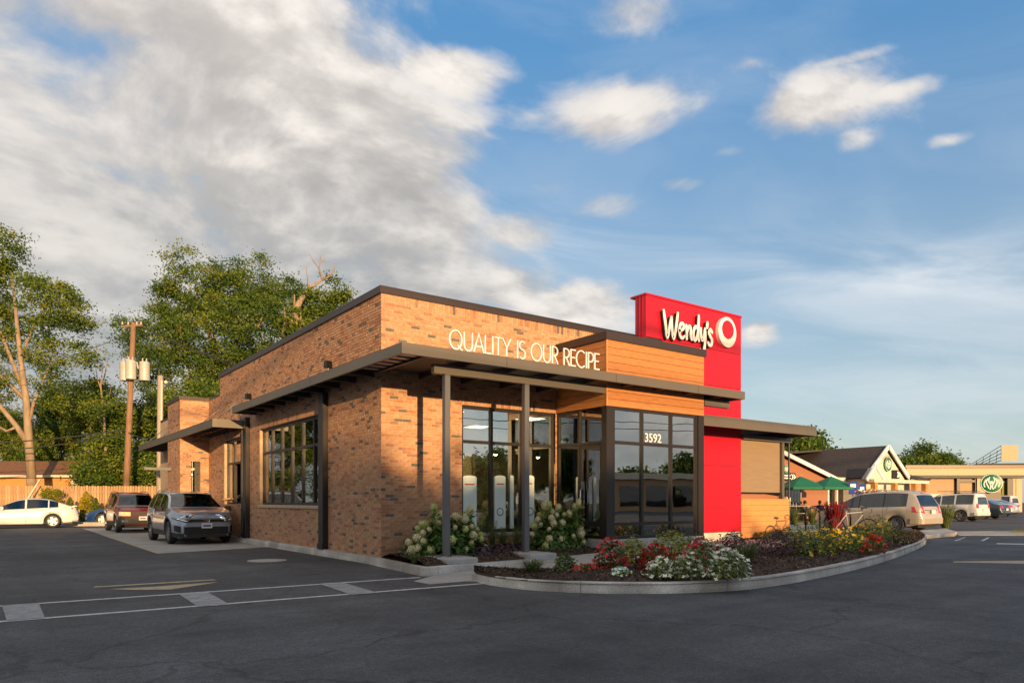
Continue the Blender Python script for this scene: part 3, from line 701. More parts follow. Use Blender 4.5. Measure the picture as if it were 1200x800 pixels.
# side with the door (door hangs between the sidelight and the corner post)
yd0, yd1 = -1.655, on_x(679, VX0)[0]
frame_grid('sidelight', fl, [yd1+.03, -.02], [.45, 2.70, VZ0], w=.06, setb=.03, depth=.09)
MB().box(VX0+.03, VX0+.12, yd0, yd1+.029, 2.67, 2.73).build('door_head', 'frame', rest)
g = MB().box(VX0+.07, VX0+.078, yd0+.01, yd1+.02, 2.74, VZ0-.02).build('pane', 'glass', rest)
door = frame_grid('door', fl, [yd0+.012, yd1+.015], [.455, .80, 2.66], w=.12, setb=.035, depth=.06, edge=.075)
MB().tube([(VX0-.005, yd1-.10, 1.25), (VX0-.06, yd1-.10, 1.27), (VX0-.06, yd1-.10, 1.60), (VX0-.005, yd1-.10, 1.62)], .014, 8).build('door_handle', 'chrome', door, smooth=True)
MB().box(VX0+.018, VX0+.034, yd1-.15, yd1-.05, 1.60, 1.80).build('lock_plate', 'chrome', door)
# ---- red blade
TX0, TX1, TY, TZ1 = on_y(757, -.4)[0], on_y(868.5, -.4)[0], -.40, 6.87
MB().box(TX0+.02, TX1-.02, TY+.02, -.002, 5.3, TZ1-.03).box(VX1+.03, TX1-.02, TY+.02, -.002, .30, 5.3).build('blade_core', 'coping', rest)
zb_ = [.42, 1.13, 2.37, 3.60, 4.70, 5.75, TZ1]
for k in range(6):
    z0, z1 = zb_[k]+.006, zb_[k+1]-.006
    x0 = TX0 if z0 > 5 else VX1+.012
    MB().bbox(x0, TX1, TY, TY+.016, z0, z1, .005).build('panel', 'red_panel', rest)
    MB().box(TX1-.018, TX1-.002, TY+.017, .14, z0, z1).build('panel', 'red_panel', rest)
MB().box(TX0+.002, TX0+.018, TY+.017, -.001, 5.23, TZ1-.006).build('panel', 'red_panel', rest)
for y in (-.28, -.16): MB().box(TX0-.012, TX0+.001, y-.015, y+.015, 5.25, TZ1-.01).build('panel_rib', 'red_panel', rest)
MB().box(TX0-.02, TX1+.02, TY-.02, .16, TZ1, TZ1+.05).build('blade_cap', 'red_panel', rest)
MB().bbox(VX1+.012, TX1-.05, TY-.01, -.05, .06, .41, .012).build('blade_base', 'siding_cream', rest)
# ---- patio side: half wall, roller screen, low canopy
PX1 = on_y(925, -.40)[0]
for k in range(7):
    z0, z1 = .20+k*.167+.003, .20+(k+1)*.167-.003
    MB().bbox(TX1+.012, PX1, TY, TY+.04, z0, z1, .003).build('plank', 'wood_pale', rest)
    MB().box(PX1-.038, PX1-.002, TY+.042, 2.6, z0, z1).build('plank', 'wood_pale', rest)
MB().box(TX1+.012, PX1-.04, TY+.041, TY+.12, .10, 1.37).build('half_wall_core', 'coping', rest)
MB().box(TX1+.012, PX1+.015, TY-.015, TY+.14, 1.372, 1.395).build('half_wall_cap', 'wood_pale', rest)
sx1 = on_y(914, -.35)[0]
MB().box(TX1+.03, sx1, -.34, -.335, 1.585, 3.30).build('roller_screen', 'mesh_screen', rest)
MB().tube([(TX1+.03, -.338, 1.575), (sx1, -.338, 1.575)], .028, 8).build('screen_bar', 'black_metal', rest)
MB().box(sx1+.02, sx1+.14, -.42, -.30, 1.396, 3.335).build('patio_post', 'canopy_paint', rest)
MB().box(TX1-.002, on_y(928, -.5)[0], -.5, -.36, 3.20, 3.335).build('patio_beam', 'canopy_paint', rest)
MB().box(PX1+.05, PX1+.09, -.36, -.32, .16, 3.2).build('patio_post', 'steel_grey', rest)
c3x1 = on_y(957, -1.5)[0]
MB().box(VX1+.01, c3x1, -1.5, -1.44, 3.335, 3.62).box(c3x1-.06, c3x1, -1.44, 3, 3.335, 3.62).build('patio_canopy', 'canopy_paint', rest)
MB().box(VX1+.01, TX1, -1.44, -.42, 3.52, 3.56).box(TX1+.001, c3x1-.06, -1.44, 3, 3.52, 3.56).build('canopy_deck', 'soffit', rest)
MB().box(TX1+.05, 13.7, 2.6, 2.7, .1, 3.5).build('patio_wall', 'brick_far', rest)
MB().box(TX1+.3, PX1-.5, .6, 1.4, .16, .92).build('patio_bench', 'interior_dark', rest)
# floodlights on the canopy edge
def flood(p, rz):
    t = thing('floodlight', None, None, p, rz)
    MB().tube([(0,0,0),(0,0,.10)], .02, 6).build('stem', 'black_metal', t)
    MB().bbox(-.09,.09,-.05,.05,.10,.26,.02).build('housing', 'black_metal', t)
    return t
for i, (px, w) in enumerate(((384.5, 'above the long side window'), (291, 'at the lane end of the upper canopy'))):
    y = on_x(px, FX+.12)[0]; t = flood((FX+.12, y, FZ1), .2); tag(t, 'small black floodlight %s' % w, 'floodlight')
y = 14.8
# ---- interior, seen through the glass
MB().box(.25, 11.3, .26, 23.7, .10, .20).box(VX0+.05, VX1-.05, VY+.18, .24, .30, .446).build('interior_floor', 'interior_floor', rest)
MB().box(.25, 11.3, .26, 12.9, 3.60, 3.68).build('ceiling', 'interior_dark', rest)
MB().box(3.2, 11.2, 5.6, 5.75, .2, 3.6).build('interior_wall', 'interior_tan', rest)
MB().box(.26, .27, .3, 3.2, .2, 3.5).box(.26,.27,8.45,9.85,.2,3.5).build('wall_lining', 'interior_tan', rest)
MB().box(8.3, 11.2, .26, .30, .2, 3.5).build('wall_lining', 'red_panel', rest)
MB().box(5.6, 11.0, 4.2, 4.9, .2, 1.2).build('counter', 'interior_dark', rest)
MB().box(9.6, 9.7, .31, 5.5, .2, 3.5).build('interior_wall', 'interior_tan', rest)
MB().box(2.2, 4.4, 2.6, 3.2, .90, .94).box(3.2,3.35,2.8,2.95,.2,.9).build('table', 'interior_dark', rest)
for x, y in ((2.4,3.6),(4.6,2.4),(6.4,2.8),(3.4,4.8),(1.4,5.6),(1.4,7.6)):
    p = thing('pendant_lamp', 'glowing pendant lamp hanging inside the restaurant', 'lamp', (x, y, 2.62), 0, 'pendant lamps in the dining room')
    MB().lathe([(.10,0),(.12,.02),(.03,.16),(.012,.18),(.012,.98)], 12).build('shade', 'black_metal', p, smooth=SMOOTH)
    MB().ball((0,0,.02), .06, 10, 6).build('bulb', 'lamp_glow', p, smooth=True)

for x, y in ((2.6,1.6),(2.6,4.2),(5.2,1.6),(5.2,4.2),(7.6,2.6),(1.4,7.0),(1.4,10.5)):  # glowing panels added under the ceiling to brighten the interior
    p = thing('added_fill_panel', 'added square glowing panel that brightens the restaurant inside', 'light', (x, y, 3.58), 0, 'added fill panels in the dining room')
    MB().box(-.32,.32,-.32,.32,-.02,.015).build('frame', 'white', p); MB().box(-.29,.29,-.29,.29,-.03,-.021).build('diffuser', 'fill_glow', p)
p = thing('added_fill_panel', 'added square glowing panel that brightens the entrance box', 'light', (6.4, -.9, 3.50)); MB().box(-.32,.32,-.32,.32,-.02,.01).build('frame', 'white', p); MB().box(-.29,.29,-.29,.29,-.03,-.021).build('diffuser', 'fill_glow', p)  # one more added glowing panel, brightens the entrance box
# inner entrance partition and a red feature panel seen through the glazing
MB().box(VX1-1.25, VX1-.30, -.32, -.28, .446, 3.3).build('feature_panel', 'red_panel', rest)
MB().box(VX0+1.0, VX1-1.4, -.10, -.06, .446, 3.3).build('inner_glazing', 'glass_side', rest)
MB().box(VX0+.6, VX1-1.35, VY+.30, VY+.34, .447, .80).build('inner_board', 'poster', rest)
# ================================================================== signs
def arc(cx, cy, rx, ry, a0, a1, n=14): return [(cx+rx*math.cos(math.radians(a0+(a1-a0)*i/n)), cy+ry*math.sin(math.radians(a0+(a1-a0)*i/n))) for i in range(n+1)]
# light sans capitals, unit height
GL = {'Q': (.92, [arc(.42,.5,.40,.5,0,360,28), [(.55,.22),(.86,-.06)]]),
 'U': (.70, [[(.06,1),(.06,.32)]+arc(.33,.32,.27,.32,180,360,12)+[(.60,.32),(.60,1)]]),
 'A': (.72, [[(.0,0),(.34,1),(.68,0)], [(.13,.32),(.55,.32)]]),
 'L': (.50, [[(.06,1),(.06,.03),(.46,.03)]]), 'I': (.20, [[(.08,1),(.08,0)]]),
 'T': (.58, [[(.0,.97),(.54,.97)], [(.27,.95),(.27,0)]]), 'Y': (.62, [[(.0,1),(.29,.48),(.58,1)], [(.29,.47),(.29,0)]]),
 'S': (.50, [arc(.23,.75,.20,.23,40,270,12)+arc(.23,.26,.22,.25,90,-140,12)]),
 'O': (.90, [arc(.42,.5,.40,.5,0,360,28)]),
 'R': (.56, [[(.06,0),(.06,.97),(.24,.97)]+arc(.24,.72,.24,.25,90,-90,10)+[(.08,.47)], [(.24,.46),(.50,0)]]),
 'E': (.50, [[(.46,.97),(.06,.97),(.06,.03),(.46,.03)], [(.08,.52),(.40,.52)]]),
 'C': (.78, [arc(.42,.5,.40,.5,48,312,22)]),
 'P': (.54, [[(.06,0),(.06,.97),(.24,.97)]+arc(.24,.70,.24,.27,90,-90,10)+[(.08,.43)]]), ' ': (.38, [])}
txt = 'QUALITY IS OUR RECIPE'
x0q, x1q = on_y(526, -2.27)[0], on_y(702.5, -2.27)[0]
hq = .355; tot = sum(GL[c][0] for c in txt); kx = (x1q-x0q)/(tot*hq)
sg = thing('letter_sign', 'thin white capital letters reading QUALITY IS OUR RECIPE standing on the canopy edge', 'sign', (x0q, -2.27, FZ1))
u = 0
for c in txt:
    w, st = GL[c]
    if st:
        mb = MB()
        for k, s in enumerate(st):
            mb.ribbon([(u+p[0]*hq*kx,   .015+p[1]*hq) for p in s], .026, lambda a, b, d: (a, -d, b), 0, -.012, .018-.002*k)
        mb.build('letter', 'sign_white', sg)
    u += w*hq*kx
MB().box(-.02, x1q-x0q, .006, .014, 0, .012).build('rail', 'canopy_paint', sg)
# brush lettered name on the blade
nx0, nx1 = on_y(773.5, TY)[0], on_y(833.5, TY)[0]; NW = nx1-nx0
tA = on_y(773.5, TY)[1]; nz0 = zof(396, tA); NH = zof(363, tA)-nz0-.02
ws = thing('name_sign', 'raised cream brush lettering spelling Wendy\'s on the red blade', 'sign', (nx0, TY, nz0))
WN = [ [[(.02,1.0),(.05,.55),(.085,.06),(.13,.45),(.165,.82)], [(.165,.82),(.175,.40),(.205,.06),(.25,.45),(.285,1.02)]],
 [[(.30,.36),(.36,.42),(.40,.54),(.375,.66),(.335,.62),(.315,.42),(.325,.20),(.365,.12),(.415,.22)]],
 [[(.445,.64),(.455,.36),(.455,.12)], [(.455,.30),(.475,.52),(.515,.62),(.535,.50),(.535,.28),(.555,.13)]],
 [[(.665,.58),(.63,.66),(.595,.52),(.585,.30),(.61,.14),(.645,.22),(.675,.46)], [(.695,1.10),(.685,.62),(.68,.32),(.70,.14)]],
 [[(.735,.64),(.735,.38),(.76,.20),(.795,.32),(.815,.62)], [(.82,.66),(.825,.26),(.80,-.16),(.755,-.30),(.725,-.17)]],
 [[(.868,.92),(.858,.70)]],
 [[(.965,.56),(.93,.66),(.90,.54),(.925,.40),(.96,.28),(.95,.10),(.905,.06),(.88,.16)]] ]
def spl(pts, n=6): return [(p.x, p.y) for p in smooth_path([(a, b, 0) for a, b in pts], n)]
for L_ in WN:
    mb = MB()
    for k, st in enumerate(L_):
        pts = [(a*NW, b*NH) for a, b in spl(st)]
        n = len(pts); wd = [ .092*(1.0-.28*abs(2*i/(n-1)-1)**6) for i in range(n)]
        mb.ribbon(pts, wd, lambda a, b, d: (a, -d, b), 0, .082, .100-.004*k)
        mb.ribbon([(a_-.012, b_-.012) for a_, b_ in pts], [w_+.026 for w_ in wd], lambda a, b, d: (a, -d, b), 1, .012, .080-.004*k)
        for e in (pts[0], pts[-1]):
            mb.lathe([(.001,.098-.004*k),(.033,.098-.004*k),(.035,.085)], 10, 0, Matrix.Translation((e[0],0,e[1])) @ Matrix.Rotation(PI/2,4,'X'))
    mb.build('letter', ['sign_white', 'black'], ws)
# round plate beside it: the printed face is left out, only the plate's colours remain
mxp, mt = on_y(849, TY); mzp = zof(390, mt)
md = thing('round_sign', 'round cream and red plate beside the brush lettering on the red blade', 'sign', (mxp, TY, mzp))
RX = Matrix.Rotation(PI/2, 4, 'X')
sc = Matrix.Diagonal((.93, 1, 1.0, 1))
MB().lathe([(.001,.12),(.43,.12),(.445,.11),(.445,.0)], 40, 0, sc @ RX).build('plate', 'sign_white', md, smooth=SMOOTH)
MB().lathe([(.001,.128),(.27,.128),(.275,.121)], 36, 0, Matrix.Translation((0,0,.07)) @ RX).build('disc', 'red_panel', md, smooth=SMOOTH)
def text_mesh(body, size, depth, name, mat, parent=None, M=None, align='CENTER', **kw):
    cu = bpy.data.curves.new(name, 'FONT'); cu.body = body; cu.size = size; cu.extrude = depth; cu.align_x = align; cu.align_y = 'CENTER'; cu.resolution_u = 4
    t = bpy.data.objects.new(name, cu); COL.objects.link(t); dg = bpy.context.evaluated_depsgraph_get()
    me = bpy.data.meshes.new_from_object(t.evaluated_get(dg)); COL.objects.unlink(t); bpy.data.objects.remove(t)
    if M is not None: me.transform(M)
    me.materials.clear(); me.materials.append(MT[mat]); return link(name, me, parent, **kw)
UPR = Matrix.Rotation(PI/2, 4, 'X')
hx, ht = on_y(766, VY); text_mesh('3592', .30, .003, 'house_number', 'white', rest, Matrix.Translation((hx, VY+.02, zof(513.5, ht))) @ UPR)
ox, ot = on_y(569, 5.6); text_mesh('Order', .36, .01, 'order_lettering', 'red_ink', rest, Matrix.Translation((ox, 5.57, zof(551, ot))) @ UPR)
# three tall rounded boards standing inside the front window (their printed face is left out)
for k, (p0, p1) in enumerate(((541.8,558.5),(579.5,592.5),(598,602.0),(617,626))):
    a, b = on_y(p0, .08)[0], on_y(p1, .08)[0]; t_ = on_y(p0, .08)[1]; zt = zof(556.5, t_); z0 = .68
    n = 8; w = b-a
    pr = [(a, z0), (b, z0), (b, zt-.05)] + [(a + w*(.5+.5*math.cos(PI*i/n)), zt-.05+.05*math.sin(PI*i/n)) for i in range(1, n)] + [(a, zt-.05)]
    lab = ['pale green window board beside the brick pier', 'pale green window board between the two children', 'narrow pale green window board edge behind the boy', 'pale green window board behind the second column'][k]
    bd = thing('window_board', lab, 'board', (0,0,0))
    MB().add([(x, .078, z) for x, z in pr]+[(x, .088, z) for x, z in pr], [tuple(range(len(pr))), tuple(range(2*len(pr)-1, len(pr)-1, -1))]+[(i, (i+1)%len(pr), len(pr)+(i+1)%len(pr), len(pr)+i) for i in range(len(pr))]).build('board', 'poster', bd)
    if w > .2:
        MB().lathe([(.075,.0),(.10,.0)], 22, 0, Matrix.Translation(((a+b)/2, .074, z0+.40)) @ UPR).build('ring_print', 'poster_ink', bd)
        MB().box(a+.06, b-.06, .072, .075, zt-.22, zt-.19).build('print_bar', 'red_ink', bd)
# ================================================================== vehicles
def interp(tab, u):
    if u <= tab[0][0]: return tab[0][1]
    for (a, va), (b, vb) in zip(tab, tab[1:]):
        if u <= b: return va + (vb-va)*(u-a)/max(1e-9, b-a)
    return tab[-1][1]
def softtab(tab, r=.05):
    return lambda u: (interp(tab, u-r)+2*interp(tab, u)+interp(tab, u+r))/4
class Car:
    """lofted body; x forward, y left, u = distance back from the nose"""
    def __init__(s, name, label, loc, rz, sp, paint, glassm='car_glass', group=None):
        s.sp = sp; L, Wd = sp['L'], sp['W']; s.L = L; s.paint = paint
        s.root = thing(name, label, sp.get('cat', 'car'), loc, rz, group)
        s.top = softtab(sp['top'], sp.get('soft', .05)); s.belt = softtab(sp['belt']); s.plan = softtab(sp['plan'], .04); s.bot = lambda u: interp(sp['bot'], u)
        br = set(); R = sp['r']; ar = R+sp.get('gap', .055)
        for a, b in sp['win']: br |= {a, b}
        for a in sp['doors']: br |= {a, a+.012}
        br |= set(sp['ws']) | set(sp['rw'])
        for a in sp['ax']:
            for k in range(13): br.add(a - ar*math.cos(PI*k/12))
        for tab in (sp['top'], sp['belt'], sp['plan'], sp['bot']): br |= {p[0] for p in tab if 0 <= p[0] <= L}
        br |= {L*k/46 for k in range(47)}
        st = []
        for u in sorted(br):
            if 0 <= u <= L and (not st or u-st[-1] > .009): st.append(u)
        s.st = st; s.ar = ar
        V = []
        for u in st: V.append(s.section(u))
        n = len(V[0]); part = {}
        def addf(key, mat, quad):
            part.setdefault(key, (mat, MB()))[1].add(quad, [(0,1,2,3)])
        for i in range(len(st)-1):
            um = (st[i]+st[i+1])/2; wr = [k for k, (a, b) in enumerate(sp['win']) if a < um < b]
            seam = any(a < um < a+.013 for a in sp['doors'])
            for j in range(n-1):
                for sd in (1, -1):
                    q = [V[i][j], V[i+1][j], V[i+1][j+1], V[i][j+1]]; q = [(L/2-a, sd*y, z) for a, y, z in q]
                    gh = s.top(um)-s.belt(um)
                    if j == 4 and wr and gh > .10: addf(('side_window', wr[0], sd), glassm, q)
                    elif j >= 6 and sp['ws'][0] < um < sp['ws'][1]: addf(('windshield',), sp.get('wsg', glassm), q)
                    elif j >= 6 and sp['rw'][0] < um < sp['rw'][1]: addf(('rear_window',), glassm, q)
                    elif j == 4 and sp['win'][0][0] < um < sp['win'][-1][1] and gh > .12: addf(('pillars',), sp.get('pillar', paint), q)
                    elif seam and j < 4: addf(('body',), paint, q) if False else addf(('door_seam',), 'plastic_dark', q)
                    elif j == 0 and sp.get('clad'): addf(('cladding',), 'plastic_dark', q)
                    else: addf(('body',), paint, q)
        for e, sgn in ((0, 1), (len(st)-1, -1)):
            vs = V[e]; x = L/2-st[e]
            for j in range(n-1):
                q = [(x, vs[j][1], vs[j][2]), (x, -vs[j][1], vs[j][2]), (x, -vs[j+1][1], vs[j+1][2]), (x, vs[j+1][1], vs[j+1][2])]
                addf(('body',), paint, q)
        for key, (mat, mb) in part.items():
            me = mb.mesh(key[0], mat); bm = bmesh.new(); bm.from_mesh(me); bmesh.ops.remove_doubles(bm, verts=bm.verts, dist=.0008)
            bmesh.ops.recalc_face_normals(bm, faces=bm.faces); bm.to_mesh(me); bm.free()
            me.polygons.foreach_set('use_smooth', [True]*len(me.polygons)); me.set_sharp_from_angle(angle=math.radians(32))
            link(key[0], me, s.root)
        hw = Wd/2
        MB().box(-L/2+.25, L/2-.25, -hw+.27, hw-.27, .20, .62).build('underbody', 'plastic_dark', s.root)
        s.wheels()
    def section(s, u):
        sp = s.sp; w = s.plan(u)*sp['W']/2; zb = s.bot(u)
        for a in sp['ax']:
            if abs(u-a) < s.ar: zb = max(zb, sp['r']+math.sqrt(max(0, s.ar**2-(u-a)**2))-.01)
        zt = s.top(u); zs = min(s.belt(u), zt-.03); zs = max(zs, zb+.04); zt = max(zt, zs+.02)
        k = min(1, max(0, (zt-zs)/.55)); k = k*k*(3-2*k); wt = w*(.93-sp.get('tumble', .20)*k)
        H = zs-zb; fl = sp.get('flare', .0)
        wf = w + fl*max([0]+[1-((u-a)/(s.ar*1.25))**2 for a in sp['ax']])
        return [(u, wf*.955, zb), (u, wf*.99, zb+.22*H), (u, wf, zb+.52*H), (u, w*.985, zb+.84*H), (u, w*.945, zs),
                (u, w*.945+(wt-w*.945)*.94, zs+(zt-zs)*.86), (u, wt*.92, zt-min(.03, (zt-zs)*.1)), (u, wt*.5, zt-.006), (u, 0, zt)]
    def side_y(s, u, z):
        sec = s.section(u)
        if z <= sec[0][2]: return sec[0][1]
        for a, b in zip(sec, sec[1:]):
            if a[2] <= z <= b[2] and b[2] > a[2]: return a[1]+(b[1]-a[1])*(z-a[2])/(b[2]-a[2])
        return sec[6][1]
    def wrap(s, name, mat, s0, s1, za, zb, sd=1, rear=False, off=.012, thick=.02, n=8, parent=None):
        """panel that follows the nose (or tail) outline; s measured outwards from the middle; za, zb = (start, end) heights"""
        mb = MB(); rows = []
        uend = s.L if rear else 0
        for i in range(n+1):
            q = s0+(s1-s0)*i/n; k = i/n; rr = []
            for z in (za[0]+(za[1]-za[0])*k, zb[0]+(zb[1]-zb[0])*k):
                wf = s.side_y(uend, z)
                if abs(q) <= wf: u, y = uend, q; nx, ny = 1, 0
                else:
                    du = (abs(q)-wf); lo = 0; u = du; 
                    # walk along the side outline
                    acc = 0; uu = 0; step = .01; yp = wf
                    while acc < du and uu < 1.6:
                        uu += step; yn = s.side_y(uend-uu if rear else uu, z); acc += math.hypot(step, yn-yp); sl = (yn-yp)/step; yp = yn
                    u = uend-uu if rear else uu; y = yp*(1 if q >= 0 else -1)
                    nn = Vector((sl, 1)).normalized(); nx, ny = nn.x, nn.y*(1 if q >= 0 else -1)
                # nose lean: where the bonnet already falls below z, slide back to it
                uu2 = u
                if not rear:
                    while s.top(uu2) < z+.005 and uu2 < 1.0: uu2 += .01
                else:
                    while s.top(uu2) < z+.005 and uu2 > s.L-1.0: uu2 -= .01
                u = uu2
                rr.append((u, y, z, nx, ny))
            rows.append(rr)
        for rr in rows:
            for u, y, z, nx, ny in rr:
                f = -1 if rear else 1
                for o in (off, off-thick): mb.v.append((s.L/2-u+f*nx*o, sd*(y+ny*o), z))
        for i in range(n):
            a = i*4; b = a+4
            mb.f += [[a,b,b+2,a+2],[a+1,a+3,b+3,b+1],[a,a+1,b+1,b],[a+2,b+2,b+3,a+3]]; mb.m += [0]*4
        mb.f += [[0,2,3,1],[n*4,n*4+1,n*4+3,n*4+2]]; mb.m += [0,0]
        return mb.build(name, mat, parent or s.root)
    def wheels(s):
        sp = s.sp; r = sp['r']; wd = sp.get('tw', .215); rr = r*sp.get('rimk', .66)
        ty = MB().lathe([(rr,-wd*.38),(rr+.01,-wd/2),(r-.035,-wd/2),(r-.008,-wd*.40),(r,-wd*.22),(r,wd*.22),(r-.008,wd*.40),(r-.035,wd/2),(rr+.01,wd/2),(rr,wd*.38)], 28).mesh('tyre', 'rubber', SMOOTH)
        rm = MB(); rm.lathe([(.001,wd*.05),(rr*.9,wd*.05)], 24, 1); rm.lathe([(rr+.005,wd*.30),(rr+.005,wd*.44),(rr-.02,wd*.42),(rr-.035,wd*.10)], 28, 0)
        ns = sp.get('spokes', 5)
        for k in range(ns):
            a = 2*PI*k/ns; c_, s_ = math.cos(a), math.sin(a); pr = Vector((c_, s_, 0)); tg = Vector((-s_, c_, 0)); w0, w1 = sp.get('spw', (.05, .045))
            q = [pr*.03-tg*w0, pr*.03+tg*w0, pr*(rr-.015)+tg*w1, pr*(rr-.015)-tg*w1]
            rm.add([v+Vector((0,0,wd*.36)) for v in q]+[v+Vector((0,0,wd*.15)) for v in q], [(0,1,2,3),(0,4,5,1),(1,5,6,2),(2,6,7,3),(3,7,4,0)])
        rm.lathe([(.001,wd*.40),(.055,wd*.39),(.065,wd*.30)], 14, 0)
        rim = rm.mesh('rim', [sp.get('rimmat', 'rim'), 'plastic_dark'], SMOOTH)
        for a in sp['ax']:
            for sd in (1, -1):
                w_ = bpy.data.objects.new('wheel', None); COL.objects.link(w_); w_.parent = s.root
                w_.location = (s.L/2-a, sd*(sp['W']/2-wd/2-.015), r); w_.rotation_euler = (-sd*PI/2, 0, 0)
                link('tyre', ty, w_); link('rim', rim, w_)
    def mirror(s, u, z, mat=None):
        for sd in (1, -1):
            y = s.side_y(u, z-.05)
            mb = MB().bbox(s.L/2-u-.06, s.L/2-u+.06, min(sd*(y+.05), sd*(y+.26)), max(sd*(y+.05), sd*(y+.26)), z, z+.16, .03)
            mb.beam((s.L/2-u, sd*(y-.04), z+.0), (s.L/2-u, sd*(y+.10), z+.05), .06, .04)
            mb.build('mirror', mat or s.paint, s.root)
    def handles(s, us, z, mat=None):
        for u in us:
            for sd in (1, -1):
                y = s.side_y(u, z); MB().bbox(s.L/2-u-.09, s.L/2-u+.09, min(sd*(y-.01), sd*(y+.03)), max(sd*(y-.01), sd*(y+.03)), z-.018, z+.018, .008).build('door_handle', mat or s.paint, s.root)
    def plate(s, z, rear=False, x=None, w=.31, h=.155):
        xx = (-s.L/2-.03 if rear else s.L/2+.03) if x is None else x; f = -1 if rear else 1
        p = MB().box(xx-.008, xx+.008, -w/2, w/2, z-h/2, z+h/2).build('number_plate', 'plate', s.root)
        MB().box(min(xx+f*.008, xx+f*.011), max(xx+f*.008, xx+f*.011), -w*.36, w*.36, z-h*.18, z+h*.16).build('plate_print', 'plate_ink', p) if not rear else None
        return p
    def rails(s, u0, u1, mat='chrome'):
        for sd in (1, -1):
            P = []
            for k in range(9):
                u = u0+(u1-u0)*k/8; sec = s.section(u); lift = .045*min(1, math.sin(PI*k/8)*3); P.append((s.L/2-u, sd*(sec[6][1]-.01), sec[6][2]+.012+lift))
            MB().tube(P, .016, 6).build('roof_rail', mat, s.root, smooth=True)
    def interior(s, uf=2.0, z=.62):
        hw = s.sp['W']/2
        for sd in (1, -1):
            st = MB().bbox(s.L/2-uf-.30, s.L/2-uf+.22, sd*.38-.24, sd*.38+.24, z-.2, z, .04)
            st.bbox(s.L/2-uf-.42, s.L/2-uf-.26, sd*.38-.22, sd*.38+.22, z-.1, z+.58, .05).bbox(s.L/2-uf-.43, s.L/2-uf-.31, sd*.38-.12, sd*.38+.12, z+.60, z+.78, .03)
            st.build('seat', 'seat', s.root)
        MB().bbox(s.L/2-uf+.62, s.L/2-uf+.95, -hw+.22, hw-.22, z+.05, z+.36, .05).build('dashboard', 'seat', s.root)
        MB().bbox(-s.L/2+.35, -s.L/2+1.2, -hw+.25, hw-.25, z-.2, z+.42, .05).build('rear_seat', 'seat', s.root)
        c = Vector((s.L/2-uf+.48, .38, z+.30))
        ring = [(c.x+.06*math.sin(a)*-.5, c.y+.18*math.cos(a), c.z+.17*math.sin(a)) for a in [2*PI*k/16 for k in range(17)]]
        MB().tube(ring, .014, 6).build('steering_wheel', 'plastic_dark', s.root)

SUV = dict(L=4.60, W=1.85, r=.365, ax=(.93, 3.59), flare=.03, clad=True, gap=.06, cat='car',
  top=[(0,.78),(.05,.90),(.22,.985),(.6,1.05),(1.12,1.115),(1.22,1.13),(1.98,1.585),(2.35,1.645),(3.1,1.66),(3.8,1.63),(4.22,1.58),(4.44,1.14),(4.52,1.0),(4.58,.75),(4.6,.60)],
  belt=[(0,.66),(.25,.84),(.6,.93),(1.25,1.01),(2.5,1.04),(3.6,1.10),(4.25,1.16),(4.5,.95),(4.6,.55)],
  plan=[(0,.70),(.08,.80),(.2,.88),(.45,.955),(.8,.99),(1.2,1),(3.6,1),(4.2,.965),(4.45,.91),(4.6,.82)],
  bot=[(0,.26),(.2,.22),(1.2,.25),(3.4,.25),(4.4,.28),(4.6,.38)], win=[(1.42,2.42),(2.50,3.32),(3.42,4.05)], doors=(1.36,2.455,3.36), ws=(1.24,1.97), rw=(4.24,4.43), spokes=5, spw=(.055,.075), wsg='car_glass_clear')
f = gnd(201.7, 635.5); r_ = gnd(177, 631.4); hd = Vector((f.x-r_.x, f.y-r_.y, 0))
cx_ = -1.32
rav = Car('parked_car', 'silver compact SUV with white front plate waiting under the lane canopy', (cx_, f.y+.93-2.3+2.0+.05, .004), -PI/2+.02, SUV, 'paint_silver')
rav.wrap('upper_grille', 'black', -.66, .66, (.685,.685), (.770,.770), n=12, off=.024, thick=.04)
rav.wrap('lower_grille', 'black', -.64, .64, (.31,.31), (.54,.54), n=12)
rav.wrap('bumper_bar', 'paint_silver', -.68, .68, (.545,.545), (.665,.665), n=12, off=.03, thick=.05)
for k in range(3): rav.wrap('grille_bar', 'plastic_dark', -.55, .55, (.37+.06*k,)*2, (.385+.06*k,)*2, n=10, off=.022)
rav.wrap('lower_bumper', 'plastic_dark', -1.1, 1.1, (.22,.24), (.32,.30), n=20)
for sd in (1,-1):
    rav.wrap('headlight', 'lamp_clear', .52, 1.14, (.705,.835), (.825,.93), sd=sd, off=.040, thick=.05, n=12)
    rav.wrap('headlight_shadow', 'black', .44, 1.20, (.670,.81), (.85,.955), sd=sd, off=.026, thick=.04, n=12)
    rav.wrap('fog_lamp_recess', 'black', .74, 1.04, (.36,.42), (.56,.60), sd=sd, off=.014)
    rav.wrap('tail_light', 'lamp_red', .5, 1.0, (.95,1.02), (1.07,1.14), sd=sd, rear=True)
MB().lathe([(.055,0),(.075,.012),(.075,.0)], 20, 0, Matrix.Translation((rav.L/2+.018,0,.735)) @ Matrix.Rotation(PI/2,4,'Y') @ Matrix.Diagonal((.8,1.15,1,1))).build('emblem', 'chrome', rav.root)
MB().box(rav.L/2+.018, rav.L/2+.03, -.05, .05, .73, .745).box(rav.L/2+.0181, rav.L/2+.031, -.012, .012, .70, .77).build('emblem', 'chrome', rav.root)
rav.plate(.575, x=rav.L/2+.045); rav.mirror(1.52, 1.0, 'plastic_dark'); rav.handles((2.28,3.2), .93); rav.rails(1.95,4.0); rav.interior(2.05,.66)
MB().box(rav.L/2-1.98, rav.L/2-1.93, -.12, .12, 1.38, 1.45).build('rear_view_mirror', 'plastic_dark', rav.root)

